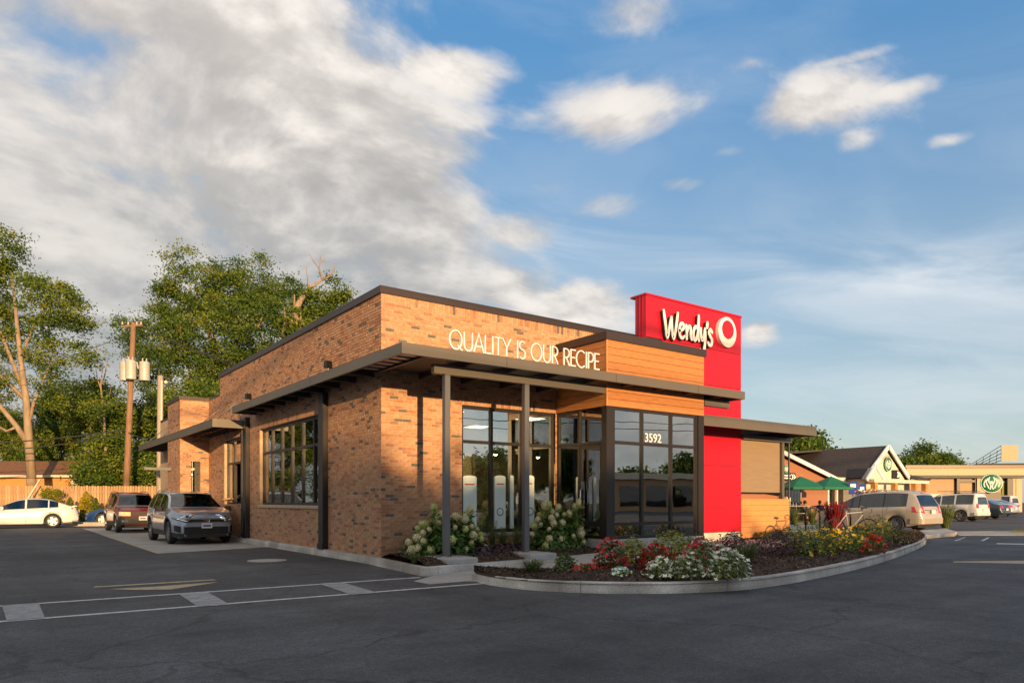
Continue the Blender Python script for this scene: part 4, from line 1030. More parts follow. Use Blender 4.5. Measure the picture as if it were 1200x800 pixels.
ESC = dict(L=4.42, W=1.80, r=.35, ax=(.86, 3.48), flare=.035, clad=True, gap=.06, cat='car',
  top=[(0,.88),(.04,.96),(.25,1.02),(.7,1.06),(1.12,1.10),(1.22,1.12),(1.86,1.60),(2.2,1.68),(3.2,1.72),(4.0,1.70),(4.22,1.62),(4.36,1.10),(4.40,.95),(4.42,.6)],
  belt=[(0,.80),(.25,.92),(.7,.98),(1.25,1.03),(2.5,1.05),(4.2,1.08),(4.4,.9)], plan=[(0,.80),(.08,.88),(.25,.95),(.6,.99),(1.2,1),(3.8,1),(4.2,.96),(4.42,.88)],
  bot=[(0,.34),(.2,.28),(1.2,.28),(3.4,.28),(4.42,.38)], win=[(1.40,2.30),(2.38,3.18),(3.28,4.1)], doors=(1.30,2.335,3.22), ws=(1.24,1.85), rw=(4.23,4.35), spokes=5, wsg='car_glass')
fe = gnd(142.5, 623.5)
esc = Car('parked_car', 'maroon SUV with grey bumper queuing behind the silver SUV', (-1.52, fe.y+.0-.86+2.21, .004), -PI/2+.02, ESC, 'paint_maroon')
esc.wrap('bumper', 'plastic_dark', -1.02, 1.02, (.36,.40), (.66,.66), n=18, off=.05, thick=.08)
esc.wrap('grille', 'plastic_dark', -.48, .48, (.70,.70), (.86,.86), n=8)
esc.wrap('air_intake', 'black', -.4, .4, (.42,.42), (.56,.56), n=8, off=.056)
for sd in (1,-1):
    esc.wrap('headlight', 'lamp_amber', .46, .98, (.70,.72), (.86,.88), sd=sd, off=.02)
    esc.wrap('fog_lamp', 'lamp_clear', .56, .74, (.45,.45), (.53,.53), sd=sd, off=.058, thick=.02)
    esc.wrap('tail_light', 'lamp_red', .55, .95, (.9,.9), (1.15,1.15), sd=sd, rear=True)
esc.plate(.60, x=esc.L/2+.065); esc.mirror(1.45, 1.02, 'plastic_dark'); esc.handles((2.18,3.05), .95); esc.rails(1.9,4.0,'plastic_dark'); esc.interior(2.0,.7)

SED = dict(L=4.82, W=1.83, r=.335, ax=(.95, 3.75), gap=.045, cat='car', soft=.09,
  top=[(0,.62),(.06,.70),(.3,.78),(.8,.88),(1.3,.95),(1.42,.97),(2.25,1.38),(2.6,1.45),(3.0,1.47),(3.4,1.44),(3.75,1.37),(4.42,1.08),(4.6,1.055),(4.72,1.03),(4.78,.85),(4.82,.55)],
  belt=[(0,.52),(.3,.68),(.8,.78),(1.4,.88),(2.5,.93),(3.6,.99),(4.4,1.02),(4.7,.96),(4.82,.5)], plan=[(0,.66),(.1,.78),(.3,.90),(.7,.98),(1.2,1),(3.8,1),(4.4,.965),(4.7,.90),(4.82,.80)],
  bot=[(0,.24),(.3,.19),(1.3,.20),(3.4,.20),(4.5,.27),(4.82,.38)], win=[(1.62,2.60),(2.68,3.55),(3.60,3.98)], doors=(1.5,2.64,3.63), ws=(1.44,2.24), rw=(3.78,4.40), spokes=5, spw=(.05,.06), tumble=.24)
rw_ = gnd(62, 618)
ang = math.atan2(-RV.y-.55*FV.y, -RV.x-.55*FV.x)
fw_ = Vector((math.cos(ang), math.sin(ang), 0)); lf_ = Vector((-fw_.y, fw_.x, 0))
ctr = Vector((rw_.x, rw_.y, 0)) + fw_*(3.75-2.41) - lf_*.80
sed = Car('parked_car', 'white four door sedan with red tail light standing by the timber fence', (ctr.x, ctr.y, .004), ang, SED, 'paint_white')
for sd in (1,-1):
    sed.wrap('headlight', 'lamp_clear', .5, 1.15, (.58,.70), (.68,.80), sd=sd); sed.wrap('tail_light', 'lamp_red', .42, 1.20, (.84,.90), (.95,1.0), sd=sd, rear=True)
sed.wrap('grille', 'plastic_dark', -.45, .45, (.40,.40), (.58,.58)); sed.mirror(1.72, .90); sed.handles((2.48,3.5), .82)
sed.wrap('lower_bumper', 'paint_grey', -1.0, 1.0, (.28,.30), (.36,.36), n=16, rear=True); sed.plate(.80, True, x=-sed.L/2-.01)
MB().bbox(-sed.L/2+.06, -sed.L/2+.26, -.62, .62, 1.045, 1.085, .012).build('spoiler', 'paint_white', sed.root)
BLU = dict(SED); BLU.update(L=4.4, ax=(.85,3.4), win=[(1.55,2.45),(2.53,3.3),(3.36,3.66)], doors=(1.42,2.49,3.33), ws=(1.38,2.10), rw=(3.5,4.05),
  top=[(0,.60),(.06,.70),(.3,.79),(.8,.90),(1.25,.97),(1.36,.99),(2.1,1.38),(2.5,1.43),(3.0,1.42),(3.4,1.35),(4.05,1.08),(4.3,1.05),(4.36,.85),(4.4,.55)],
  belt=[(0,.5),(.3,.68),(.8,.80),(1.4,.90),(2.5,.94),(3.6,.98),(4.2,1.0),(4.4,.5)], plan=[(0,.66),(.1,.8),(.3,.91),(.7,.98),(1.2,1),(3.5,1),(4.1,.96),(4.4,.82)], bot=[(0,.24),(.3,.2),(1.3,.2),(3.2,.2),(4.4,.36)])
fb = gnd(121, 615.6); ab = math.atan2(-RV.y*.8-FV.y*.35, -RV.x*.8-FV.x*.35)
fwb = Vector((math.cos(ab), math.sin(ab), 0)); lfb = Vector((-fwb.y, fwb.x, 0)); cb = Vector((fb.x, fb.y, 0)) - fwb*(2.2-.85) - lfb*.78
blu = Car('parked_car', 'dark blue car nosing out behind the maroon SUV', (cb.x, cb.y, .004), ab, BLU, 'paint_blue')
for sd in (1,-1): blu.wrap('headlight', 'lamp_clear', .42, 1.10, (.56,.68), (.70,.80), sd=sd, off=.02); blu.wrap('tail_light', 'lamp_red', .5, .95, (.84,.86), (.96,.98), sd=sd, rear=True)
blu.wrap('grille', 'plastic_dark', -.40, .40, (.40,.40), (.60,.60)); blu.mirror(1.6,.92); blu.wrap('fog_lamp', 'lamp_clear', .55, .70, (.34,.34), (.42,.42)); blu.wrap('lower_grille', 'plastic_dark', -.5, .5, (.26,.26), (.36,.36))
# ---- right hand car park
VAN = dict(L=5.05, W=1.98, r=.335, ax=(.98, 4.0), gap=.05, cat='car', tumble=.19, soft=.08,
  top=[(0,.66),(.06,.74),(.3,.84),(.75,.97),(1.0,1.04),(1.1,1.07),(2.0,1.58),(2.3,1.68),(3.0,1.755),(3.9,1.76),(4.45,1.72),(4.66,1.64),(4.93,1.12),(4.98,1.0),(5.0,.80),(5.05,.55)],
  belt=[(0,.55),(.3,.74),(.75,.87),(1.15,.98),(2.5,1.02),(4.0,1.07),(4.7,1.10),(5.0,.95),(5.05,.5)], plan=[(0,.66),(.1,.78),(.3,.90),(.7,.97),(1.2,1),(4.2,1),(4.6,.97),(4.9,.93),(5.05,.84)],
  bot=[(0,.26),(.3,.20),(1.3,.21),(3.6,.21),(4.5,.25),(5.05,.36)], win=[(1.45,2.30),(2.36,3.40),(3.46,4.42)], doors=(1.4,2.33,3.43), ws=(1.14,1.98), rw=(4.68,4.92), spokes=9, spw=(.028,.035), pillar='plastic_dark')
vr = gnd(1053.5, 623)
van = Car('parked_car', 'champagne coloured minivan parked behind the bicycle', (vr.x+.86, vr.y-4.0+2.525+2.95, .004), PI/2-.05, VAN, 'paint_tan')
van.root.location.y = vr.y + (4.0-2.525)
for sd in (1,-1): van.wrap('tail_light', 'lamp_red', .58, 1.18, (.80,.86), (1.10,1.08), sd=sd, rear=True, off=.02); van.wrap('headlight', 'lamp_clear', .5, 1.1, (.60,.70), (.72,.82), sd=sd)
van.wrap('rear_bumper', 'paint_tan', -1.28, 1.28, (.36,.36), (.60,.58), n=24, rear=True, off=.045, thick=.10); van.plate(.86, True); van.handles((2.2,2.5), .9); van.mirror(1.55, 1.02)
van.wrap('side_moulding', 'plastic_dark', -.5, .5, (.92,.92), (.945,.945), rear=True); MB().box(-van.L/2+.42, -van.L/2+.45, -.12, .12, 1.655, 1.69).build('brake_light', 'lamp_red', van.root)
for sd in (1,-1): van.rails(2.1, 4.4, 'paint_tan') if sd == 1 else None
XT = dict(ESC); XT.update(clad=False, L=4.5, W=1.78, top=[(0,.90),(.04,.98),(.3,1.04),(.9,1.10),(1.1,1.12),(1.7,1.58),(2.0,1.68),(2.6,1.74),(3.6,1.82),(4.25,1.80),(4.36,1.70),(4.44,1.12),(4.47,.9),(4.5,.5)], r=.36, ax=(.85,3.5), rw=(4.37,4.44), win=[(1.40,2.25),(2.33,3.1),(3.2,4.22)], doors=(1.3,2.29,3.14), plan=[(0,.82),(.08,.9),(.25,.96),(.6,1),(4.2,1),(4.4,.97),(4.5,.93)], belt=[(0,.80),(.25,.92),(.7,.98),(1.25,1.05),(4.3,1.10),(4.5,.9)])
px_ = at(1109, 47); xt = Car('parked_car', 'white SUV with a loaded roof rack in the car park', (px_.x, px_.y, .004), PI/2-.05, XT, 'paint_white')
for sd in (1,-1): xt.wrap('tail_light', 'lamp_red', .62, .86, (.86,.86), (1.12,1.12), sd=sd, rear=True, off=.02)
xt.wrap('rear_bumper', 'paint_white', -.98, .98, (.40,.40), (.58,.58), n=14, rear=True, off=.07, thick=.1); xt.plate(.75, True); xt.rails(1.9,4.2,'black_metal')
for k in range(6): MB().tube([(xt.L/2-2.0-.4*k,-.6,1.93),(xt.L/2-2.0-.4*k,.6,1.93)], .016, 5).build('rack_bar', 'black_metal', xt.root)
def back_car(name, lab, px, t, spec, paint, dz=0):
    p = at(px, t); c = Car(name, lab, (p.x, p.y, .004), PI/2-.05, spec, paint)
    for sd in (1,-1): c.wrap('tail_light', 'lamp_red', .40, 1.0, (.78,.82), (.95,.97), sd=sd, rear=True, off=.02)
    c.plate(.70, True); return c
back_car('parked_car', 'dark blue sedan between the white SUVs in the car park', 1137, 53, SED, 'paint_darkblue')
back_car('parked_car', 'silver sedan beyond the dark blue one in the car park', 1152, 60, SED, 'paint_grey')
XT2 = dict(XT)
x2 = back_car('parked_car', 'white SUV in front of the black hedge and round green sign', 1160, 69, XT2, 'paint_white')
# cars that only show in the side window's reflection stay out of the scene

# ================================================================== people
def person(label, loc, rz, H, shirt, pants, hair, pose='stand', arm=None, name='person', sleeves=True, skirt=False, group=None):
    hw = .105 if H > 1.5 else .10
    J = {'pel':(0,0,.52,.085,.062),'waist':(0,.005,.60,.075,.055),'chest':(0,.005,.72,.095,.062),'neckb':(0,.005,.815,.042,.04),'neck':(0,-.002,.85,.030,.032),'head':(0,-.012,.90,.044,.052),'crown':(0,-.008,.955,.042,.05)}
    E = [('pel','waist'),('waist','chest'),('chest','neckb'),('neckb','neck'),('neck','head'),('head','crown')]
    sit = pose == 'sit'
    for sd, sx in (('l',1),('r',-1)):
        J['sh'+sd] = (sx*hw,.005,.80,.036,.036); A = (arm or {}).get(sd)
        el, wr = A if A else ((sx*(hw+.03),.015,.64),(sx*(hw+.025),-.05,.505))
        J['el'+sd] = (*el,.027,.027); J['wr'+sd] = (*wr,.020,.018)
        hd = Vector(wr)+(Vector(wr)-Vector(el)).normalized()*.035; J['ha'+sd] = (*hd,.024,.014)
        E += [('chest','sh'+sd),('sh'+sd,'el'+sd),('el'+sd,'wr'+sd),('wr'+sd,'ha'+sd)]
        J['hip'+sd] = (sx*.052,0,.49,.058,.058)
        kn, an = ((sx*.06,-.23,.50),(sx*.06,-.24,.27)) if sit else ((sx*.056,-.012,.285),(sx*.056,.012,.045))
        J['kn'+sd] = (*kn,.040,.042); J['an'+sd] = (*an,.026,.028); J['toe'+sd] = (an[0]*1.15,an[1]-.085,an[2]-.022,.026,.018)
        E += [('pel','hip'+sd),('hip'+sd,'kn'+sd),('kn'+sd,'an'+sd),('an'+sd,'toe'+sd)]
    keys = list(J); bm = bmesh.new(); ly = bm.verts.layers.skin.verify(); vs = {}
    for k in keys:
        v = bm.verts.new([c*H for c in J[k][:3]]); v[ly].radius = (J[k][3]*H, J[k][4]*H); v[ly].use_root = (k == 'pel'); vs[k] = v
    for a, b in E: bm.edges.new((vs[a], vs[b]))
    me = bpy.data.meshes.new('person'); bm.to_mesh(me); bm.free()
    o = bpy.data.objects.new('person', me); COL.objects.link(o)
    o.modifiers.new('s', 'SKIN').use_smooth_shade = True; sb = o.modifiers.new('d', 'SUBSURF'); sb.levels = 2; sb.render_levels = 2
    dg = bpy.context.evaluated_depsgraph_get(); m2 = bpy.data.meshes.new_from_object(o.evaluated_get(dg)); bpy.data.objects.remove(o)
    m2.materials.clear()
    for m_ in ('skin', shirt, pants, 'black'): m2.materials.append(MT[m_])
    cls = {}
    for a, b in E:
        k = 0
        if b in ('waist','chest','neckb') or b[:2] in ('sh',): k = 1
        if b[:2] == 'el': k = 1 if sleeves else 0
        if b[:3] == 'hip' or b[:2] == 'kn': k = 2
        if b[:2] == 'an': k = 2 if not skirt else 0
        if b[:3] == 'toe': k = 3
        cls[(a, b)] = k
    segs = [(Vector(J[a][:3])*H, Vector(J[b][:3])*H, cls[(a, b)]) for a, b in E]
    for p in m2.polygons:
        c = p.center; best = (9, 0)
        for a, b, k in segs:
            ab_ = b-a; t = max(0, min(1, (c-a).dot(ab_)/max(1e-9, ab_.dot(ab_)))); d = (c-a-ab_*t).length
            if d < best[0]: best = (d, k)
        p.material_index = best[1]; p.use_smooth = True
    # face details and fingers joined to the same body
    mb = MB(); hz = .905*H
    mb.ball((0,-.062*H,hz-.008*H), .010*H, 6, 5, 0, (1,1.2,1.3))
    for sx in (1,-1):
        mb.ball((sx*.019*H,-.055*H,hz+.010*H), .006*H, 6, 4, 3); mb.ball((sx*.047*H,.0,hz), .012*H, 6, 5, 0, (.5,1,1.3))
        wv = Vector(J['ha'+('l' if sx == 1 else 'r')][:3])*H; dv = (wv-Vector(J['wr'+('l' if sx == 1 else 'r')][:3])*H).normalized()
        ac = dv.cross(Vector((1,0,0)) if abs(dv.x) < .8 else Vector((0,1,0))).normalized(); cu = ac.cross(dv)
        for q, ln in ((-1.5,.030),(-.5,.038),(.5,.040),(1.5,.034)):
            b0 = wv+ac*q*.009*H; mb.tube([b0, b0+dv*ln*.6*H, b0+dv*ln*.95*H+cu*.010*H], [.0052*H,.0048*H,.004*H], 5)
        b0 = wv-dv*.012*H+ac*.018*H; mb.tube([b0, b0+(dv*.6+ac*.7)*.026*H], [.0055*H,.0045*H], 5)
    mb.box(-.014*H,.014*H,-.057*H,-.050*H,hz-.030*H,hz-.026*H,3)
    ex = bpy.data.meshes.new('x'); ex.from_pydata(mb.v, [], mb.f); ex.polygons.foreach_set('material_index', mb.m)
    bm = bmesh.new(); bm.from_mesh(m2); bm.from_mesh(ex); bm.to_mesh(m2); bm.free()
    if sit: loc = (loc[0], loc[1], loc[2])
    root = link(name, m2, None, loc, (0,0,rz), label=label, cat='person', group=group)
    hb = MB()
    pr = [(.001,.062),(.030,.056),(.046,.036),(.053,.008),(.052,-.022),(.046,-.04)]
    hb.lathe([(a*H*1.04, b*H) for a, b in reversed(pr)], 14, 0, Matrix.Translation((0,.010*H,.925*H)) @ Matrix.Rotation(-.35,4,'X') @ Matrix.Diagonal((.98,1.12,1.05,1)))
    hb.build('hair', hair, root, smooth=True)
    if skirt: MB().lathe([(.085*H,.60*H),(.09*H,.52*H),(.125*H,.38*H),(.15*H,.22*H)], 16, 0, Matrix.Diagonal((1,.8,1,1))).build('skirt', pants, root, smooth=True)
    return root
kx, kt = on_y(570, .95); person('child in a turquoise dress inside behind the front window', (kx, .95, .2), .5, 1.36, 'cloth_tan', 'cloth_teal', 'hair_blond', skirt=True)
kx, kt = on_y(606, 1.05); person('blond boy in a blue shirt inside behind the front window', (kx, 1.05, .2), 1.0, 1.40, 'cloth_blue', 'cloth_navy', 'hair_blond', sleeves=True, arm={'l':((.12,-.02,.66),(.05,-.13,.64))})
kx, kt = on_y(602, 1.7); person('adult in a grey top standing behind the blond boy', (kx, 1.7, .2), .2, 1.72, 'cloth_grey', 'cloth_navy', 'hair_dark')
kx, kt = on_y(634, 1.3); person('adult in navy clothes inside behind the hydrangea window', (kx, 1.3, .2), -1.2, 1.62, 'cloth_navy', 'cloth_navy', 'hair_dark')
kx, kt = on_y(719, 1.6); person('adult in a blue shirt standing inside beyond the entrance glass', (kx, 1.6, .2), .6, 1.70, 'cloth_blue', 'cloth_navy', 'hair_dark')
# driver, reaching towards the pick-up window, and the server handing the bag over
rl = rav.root.location
person('driver in a teal shirt sitting in the silver SUV', (rl.x+.36, rl.y-.02+.05, .02), .02, 1.62, 'cloth_teal', 'cloth_navy', 'hair_dark', pose='sit', arm={'l':((.20,-.08,.70),(.30,-.16,.72))})
person('server in a white shirt leaning at the pickup window', (.62, rl.y+.3, .2), -PI/2, 1.70, 'cloth_white', 'cloth_navy', 'hair_dark', arm={'r':((-.12,-.16,.74),(-.08,-.36,.70))})
# ================================================================== vegetation
def leaf_mesh(name, C, size, mats, idx, up=.35, aspect=.55, jit=.35, out=None, droop=0.0):
    """one mesh of many small bent leaves; C (n,3) centres, size scalar or (n,)"""
    C = np.asarray(C, dtype=np.float64); n = len(C); sz = (np.ones(n)*size)*(1+jit*(rng.random(n)*2-1))
    nrm = rng.normal(size=(n,3)); nrm[:,2] = np.abs(nrm[:,2])*(1-up)+up*1.2
    if out is not None: nrm = nrm*.6+out
    nrm /= np.linalg.norm(nrm, axis=1)[:,None]
    a = rng.normal(size=(n,3)); a[:,2] -= droop; a -= (a*nrm).sum(1)[:,None]*nrm; a /= np.linalg.norm(a, axis=1)[:,None]; b = np.cross(nrm, a)
    h = sz[:,None]*.5; w = h*aspect
    V = np.stack([C-a*h, C+b*w+nrm*w*.25-a*h*.1, C+a*h, C-b*w+nrm*w*.25-a*h*.1], 1).reshape(-1,3)
    me = bpy.data.meshes.new(name); me.vertices.add(4*n); me.vertices.foreach_set('co', V.astype(np.float32).ravel())
    me.loops.add(4*n); me.loops.foreach_set('vertex_index', np.arange(4*n, dtype=np.int32))
    me.polygons.add(n); me.polygons.foreach_set('loop_start', np.arange(0,4*n,4, dtype=np.int32)); me.polygons.foreach_set('loop_total', np.full(n,4,dtype=np.int32))
    for m_ in mats: me.materials.append(MT[m_])
    me.polygons.foreach_set('material_index', np.asarray(idx, dtype=np.int32)); me.update(); me.validate(); return me
def crown_points(lobes, ncl, per, sig, shell=.5):
    """clumps of leaves spread through uneven lobes; returns points and a clump id"""
    vol = np.array([l[3]**2*(l[4] if len(l) > 4 else 1) for l in lobes]); vol /= vol.sum(); P = []; I = []; cc = []
    for k in range(ncl):
        l = lobes[rng.choice(len(lobes), p=vol)]; d = rng.normal(size=3); d /= np.linalg.norm(d); r = l[3]*(shell+(1-shell)*rng.random()**.6)*(.82+.36*rng.random())
        sq = l[4] if len(l) > 4 else 1.0
        c = np.array(l[:3]) + d*r*np.array([1,1,sq]); m = int(per*(.5+rng.random()))
        q = rng.normal(size=(m,3)); q = q*(sig*(.6+.8*rng.random()))*np.array([1.15,1.15,.62]); P.append(c+q); I.append(np.full(m,k)); cc.append(c)
    return np.concatenate(P), np.concatenate(I), np.array(cc)
def tree(name, label, base, lobes, ncl, per, sig, leaf, mix=(.45,.4,.15), trunk_r=.28, bark='bark', mats=('leaf_dark','leaf_mid','leaf_light'), limbs=5, group=None, fork=.45, shell=.5, lean=None, droop=0.0):
    base = Vector(base); t = thing(name, label, 'tree', base, 0, group)
    L = [(l[0]-base.x, l[1]-base.y, l[2]-base.z, *l[3:]) for l in lobes]
    P, I, cc = crown_points(L, ncl, per, sig, shell)
    cm = rng.choice(3, size=ncl, p=mix); idx = cm[I]; fl = rng.random(len(I)) < .07; idx = np.where(fl, rng.integers(0,3,len(I)), idx)
    me = leaf_mesh('crown', P, leaf, mats, idx, droop=droop); link('crown', me, t)
    mb = MB(); top = max(L, key=lambda l: l[2]); zmin = min(l[2]-l[3]*.6 for l in L); fk = Vector((lean[0] if lean else top[0]*.15, lean[1] if lean else top[1]*.15, max(1.5, zmin*1.0+(top[2]-zmin)*.05)))
    mb.tube([(0,0,-.2), (fk.x*.2+.03,fk.y*.2,fk.z*.35), (fk.x*.6-.04,fk.y*.6,fk.z*.7), fk], [trunk_r*1.25, trunk_r, trunk_r*.88, trunk_r*.75], 9)
    for l in sorted(L, key=lambda l: -l[3])[:limbs+2]:
        c = Vector(l[:3]); mid = fk.lerp(c, .5)+Vector((random.uniform(-.4,.4), random.uniform(-.4,.4), random.uniform(.1,.6)))
        mb.tube([fk, mid, c], [trunk_r*.55, trunk_r*.36, trunk_r*.16], 6)
        for k in range(5):
            q = cc[rng.integers(len(cc))]; q = Vector(q)
            if (q-c).length < l[3]*1.5: mb.tube([mid.lerp(c,.5+.1*k), c.lerp(q,.5)+Vector((0,0,.2)), q], [trunk_r*.2, trunk_r*.12, trunk_r*.05], 5)
    mb.build('trunk', bark, t, smooth=True); return t
def px_lobes(t, L): return [(*at(p[0], t+(p[3] if len(p) > 3 else 0), p[1]), p[2]*t/838, *(p[4:5])) for p in L]
gt = 'trees beyond the timber fence'
# tall airy tree with the pale forked trunk
b = at(37, 45); b.z = .2
tr1 = tree('locust_tree', 'tall airy tree with pale forked trunk rising behind the timber fence', b,
  px_lobes(45, [(8,297,28),(-30,320,40),(-8,352,30,1),(55,350,34,-1),(92,372,22),(70,390,26),(20,395,30,1),(100,418,13),(60,425,24),(-30,420,38),(5,455,20),(75,462,24),(110,470,16)]), 260, 130, .33, .17, (.25,.40,.35), .27, 'bark_pale', limbs=0, shell=.3, droop=.6)
# visible forked limbs of that tree
mb = MB(); q = lambda px, py, dt=0: at(px, 45+dt, py)-b
mb.tube([q(37,560,-.1), q(34,520,-.2), q(31,470,-.3), q(24,420,-.3), q(20,380,-.3), q(14,320)], [.27,.25,.20,.15,.12,.05], 9)
mb.tube([q(34,522,-.2), q(20,500,-.6), q(2,478,-.8), q(-30,430)], [.2,.16,.13,.05], 8); mb.tube([q(32,505,-.2), q(40,470,-.4), q(62,420)], [.12,.09,.04], 7); mb.tube([q(24,420,-.3), q(40,380), q(60,350)], [.1,.07,.03], 6)
mb.tube([q(20,500,-.6), q(8,505,-.7), q(-20,490,-.8)], [.1,.08,.05], 6)
mb.build('limb', 'bark_pale', tr1, smooth=True)
# the big broad tree
b = at(270, 60)
tr2 = tree('maple_tree', 'big broad green tree standing behind the utility poles and brick building', b, px_lobes(60, [(228,335,38),(205,362,30),(262,345,30,-2),(300,335,34),(335,362,34),(365,372,28),(188,392,34,-1),(250,390,50,-2),(310,400,50,-2),(355,420,40),(150,390,15),(140,372,9),(215,440,46,-2),(275,450,50,-2),(170,430,26),(330,460,40)]),
  900, 125, .40, .20, (.38,.42,.20), .5, shell=.5)
# half dead tree beside it
b = at(362, 57)
trd = tree('storm_damaged_tree', 'half bare tree with broken pale top branches above the brick parapet', b, px_lobes(57, [(372,352,13),(392,352,10),(402,345,9),(384,372,13),(352,380,18),(370,395,18),(388,325,6)]), 130, 55, .32, .25, (.2,.5,.3), .22, 'bark_pale', limbs=0)
mb = MB(); q = lambda px, py: at(px, 56.6, py)-b
mb.tube([q(353,400), q(351,380), q(346,362), q(360,340), q(377,328)], [.42,.40,.30,.16,.10], 8); mb.tube([q(377,328), q(386,324), q(391,316), q(394,308)], [.10,.08,.05,.02], 6)
mb.tube([q(378,328), q(374,315), q(376,300)], [.09,.06,.02], 6); mb.tube([q(374,315), q(366,304), q(363,298)], [.05,.03,.015], 5); mb.tube([q(362,340), q(360,322), q(359,314)], [.07,.04,.02], 5); mb.tube([q(377,306), q(386,307)], [.03,.012], 5)
for a in ((330,395,333,360),(338,390,345,345),(300,385,306,372)): mb.tube([q(a[0],a[1]), q((a[0]+a[2])/2+3,(a[1]+a[3])/2), q(a[2],a[3])], [.14,.11,.05], 6)
mb.build('bare_branch', 'bark_pale', trd, smooth=True)
# lower wood edge behind the fence and poles
spec = [(-120,430,58,56,'tree with dense low crown left of the pale trunk'),(-40,470,52,60,'dark bushy tree behind the orange shed'),(70,478,46,57,'rounded tree behind the shed ridge'),(112,470,40,53,'olive tree left of the transformer pole'),(150,492,40,49,'bright tree behind the transformer pole foot'),(200,478,44,51,'leafy tree behind the grey pole'),(240,466,40,49,'sunlit tree touching the rear brick bay'),(12,500,44,62,'dark leafy tree behind the pale forked trunk'),(-60,500,50,62,'dark leafy tree left of the orange shed ridge'),(42,515,38,60,'low dark tree right of the pale forked trunk'),(-210,440,60,50,'large tree by the lane behind the white sedan'),(-330,430,64,46,'spreading tree far along the timber fence')]
for k, (px, py, r, t, lab) in enumerate(spec):
    b = at(px, t); rr_ = random.Random(k+11); L = [(px,py,r*.55),(px-r*.3,562,r*.45),(px+r*.5,566,r*.45)]
    for q_ in range(11):
        v = rr_.random(); L.append((px+rr_.uniform(-.95,.95)*r*(.45+.55*v), py+v*(560-py), r*rr_.uniform(.20,.42), rr_.uniform(-2.5,1.5)))
    tree('woodland_tree', lab, b, px_lobes(t, L), 330, 105, .36, .20, (.38,.30,.32), .22, group='woodland edge behind the timber fence', shell=.35)
# dead twigs by the olive tree
b = at(125, 47.5); tw = thing('dead_tree', 'bare twiggy dead tree left of the transformer pole', 'tree', b); mb = MB(); q = lambda px, py: at(px, 47.5, py)-b
mb.tube([(0,0,0), q(124,540), q(122,490), q(118,452), q(121,425)], [.12,.10,.08,.05,.02], 6)
for a in ((122,490,130,455),(118,455,112,430),(122,500,108,470),(123,480,131,450),(120,450,127,415)): mb.tube([q(a[0],a[1]), q((a[0]+a[2])/2,(a[1]+a[3])/2+4), q(a[2],a[3])], [.05,.035,.012], 5)
mb.build('trunk', 'bark_pale', tw, smooth=True)
# conifers and shrubs along the fence
def cone_shrub(px, t, h, r, lab, mats=('cedar','cedar','leaf_light'), nm='arborvitae', n=2600, leaf=.09):
    b = at(px, t); b.z = .2; o = thing(nm, lab, 'shrub', b); u = rng.random(n); th = rng.random(n)*2*PI; rr = r*(1-u)**.75*np.sqrt(.35+.65*rng.random(n))*(1+.18*np.sin(th*5+u*9))
    C = np.stack([rr*np.cos(th), rr*np.sin(th), .05+u*h], 1); C += rng.normal(size=C.shape)*.02
    link('foliage', leaf_mesh('foliage', C, leaf, mats, rng.integers(0,3,n), up=.1), o)
    MB().tube([(0,0,-.02),(0,0,h*.6)], [.04,.015], 6).build('stem', 'bark', o); return o
cone_shrub(20, 39, .95, .30, 'small conical evergreen behind the white sedan roof')
cone_shrub(53, 39.2, 1.1, .36, 'conical evergreen beside the leaning pale guard')
cone_shrub(82, 38.9, 1.25, .42, 'conical evergreen right of the white sedan')
cone_shrub(112, 38.7, 1.2, .42, 'conical evergreen in front of the golden shrub')
cone_shrub(101, 39.4, 1.55, .60, 'broad golden yellow shrub against the timber fence', ('leaf_gold','leaf_gold','leaf_light'), 'golden_shrub', 3200, .12)
cone_shrub(92, 38.2, .30, .30, 'low dark shrub between the conical evergreens', ('leaf_dark','leaf_dark','cedar'), 'low_shrub', 900)
cone_shrub(128, 39.2, .6, .35, 'low grassy shrub behind the blue car', ('leaf_light','grass_blade','leaf_gold'), 'low_shrub', 900)
for px, lab in ((54,'young staked sapling with round top against the fence'),(64,'second young sapling right of the first against the fence')):
    b = at(px, 39.6); b.z = .2; t = thing('sapling', lab, 'tree', b); P, I, cc = crown_points([(0,0,1.35,.30),(0.05,0,1.6,.22)], 26, 40, .09, .3)
    link('crown', leaf_mesh('crown', P, .10, ('leaf_mid','leaf_light','leaf_gold'), rng.integers(0,3,len(P))), t); MB().tube([(0,0,-.02),(.02,0,1.3)], [.03,.02], 6).build('trunk', 'bark', t)
# far trees on the right
for px, py, r, t, lab in ((1078,538,20,150,'tall dark tree above the beige shop roof'),(1103,545,14,150,'lower dark tree above the beige shop roof'),(1060,548,12,140,'small tree beside the white gable'),(1118,549,9,155,'smallest far tree beyond the beige shop roof'),(943,522,16,95,'tree rising behind the dark shingle roof'),(925,520,10,92,'tree top behind the brick chimney')):
    b = at(px, t); L = [(px,py,r*.75),(px-r*.5,py+r*.4,r*.6),(px+r*.5,py+r*.35,r*.55,-2),(px,py+r*.9,r*.7,-1),(px+r*.2,py-r*.45,r*.45)]
    tree('far_tree', lab, b, px_lobes(t, L), 170, 46, .75, .55, (.55,.38,.07), .35, group='far trees behind the shops', shell=.4)
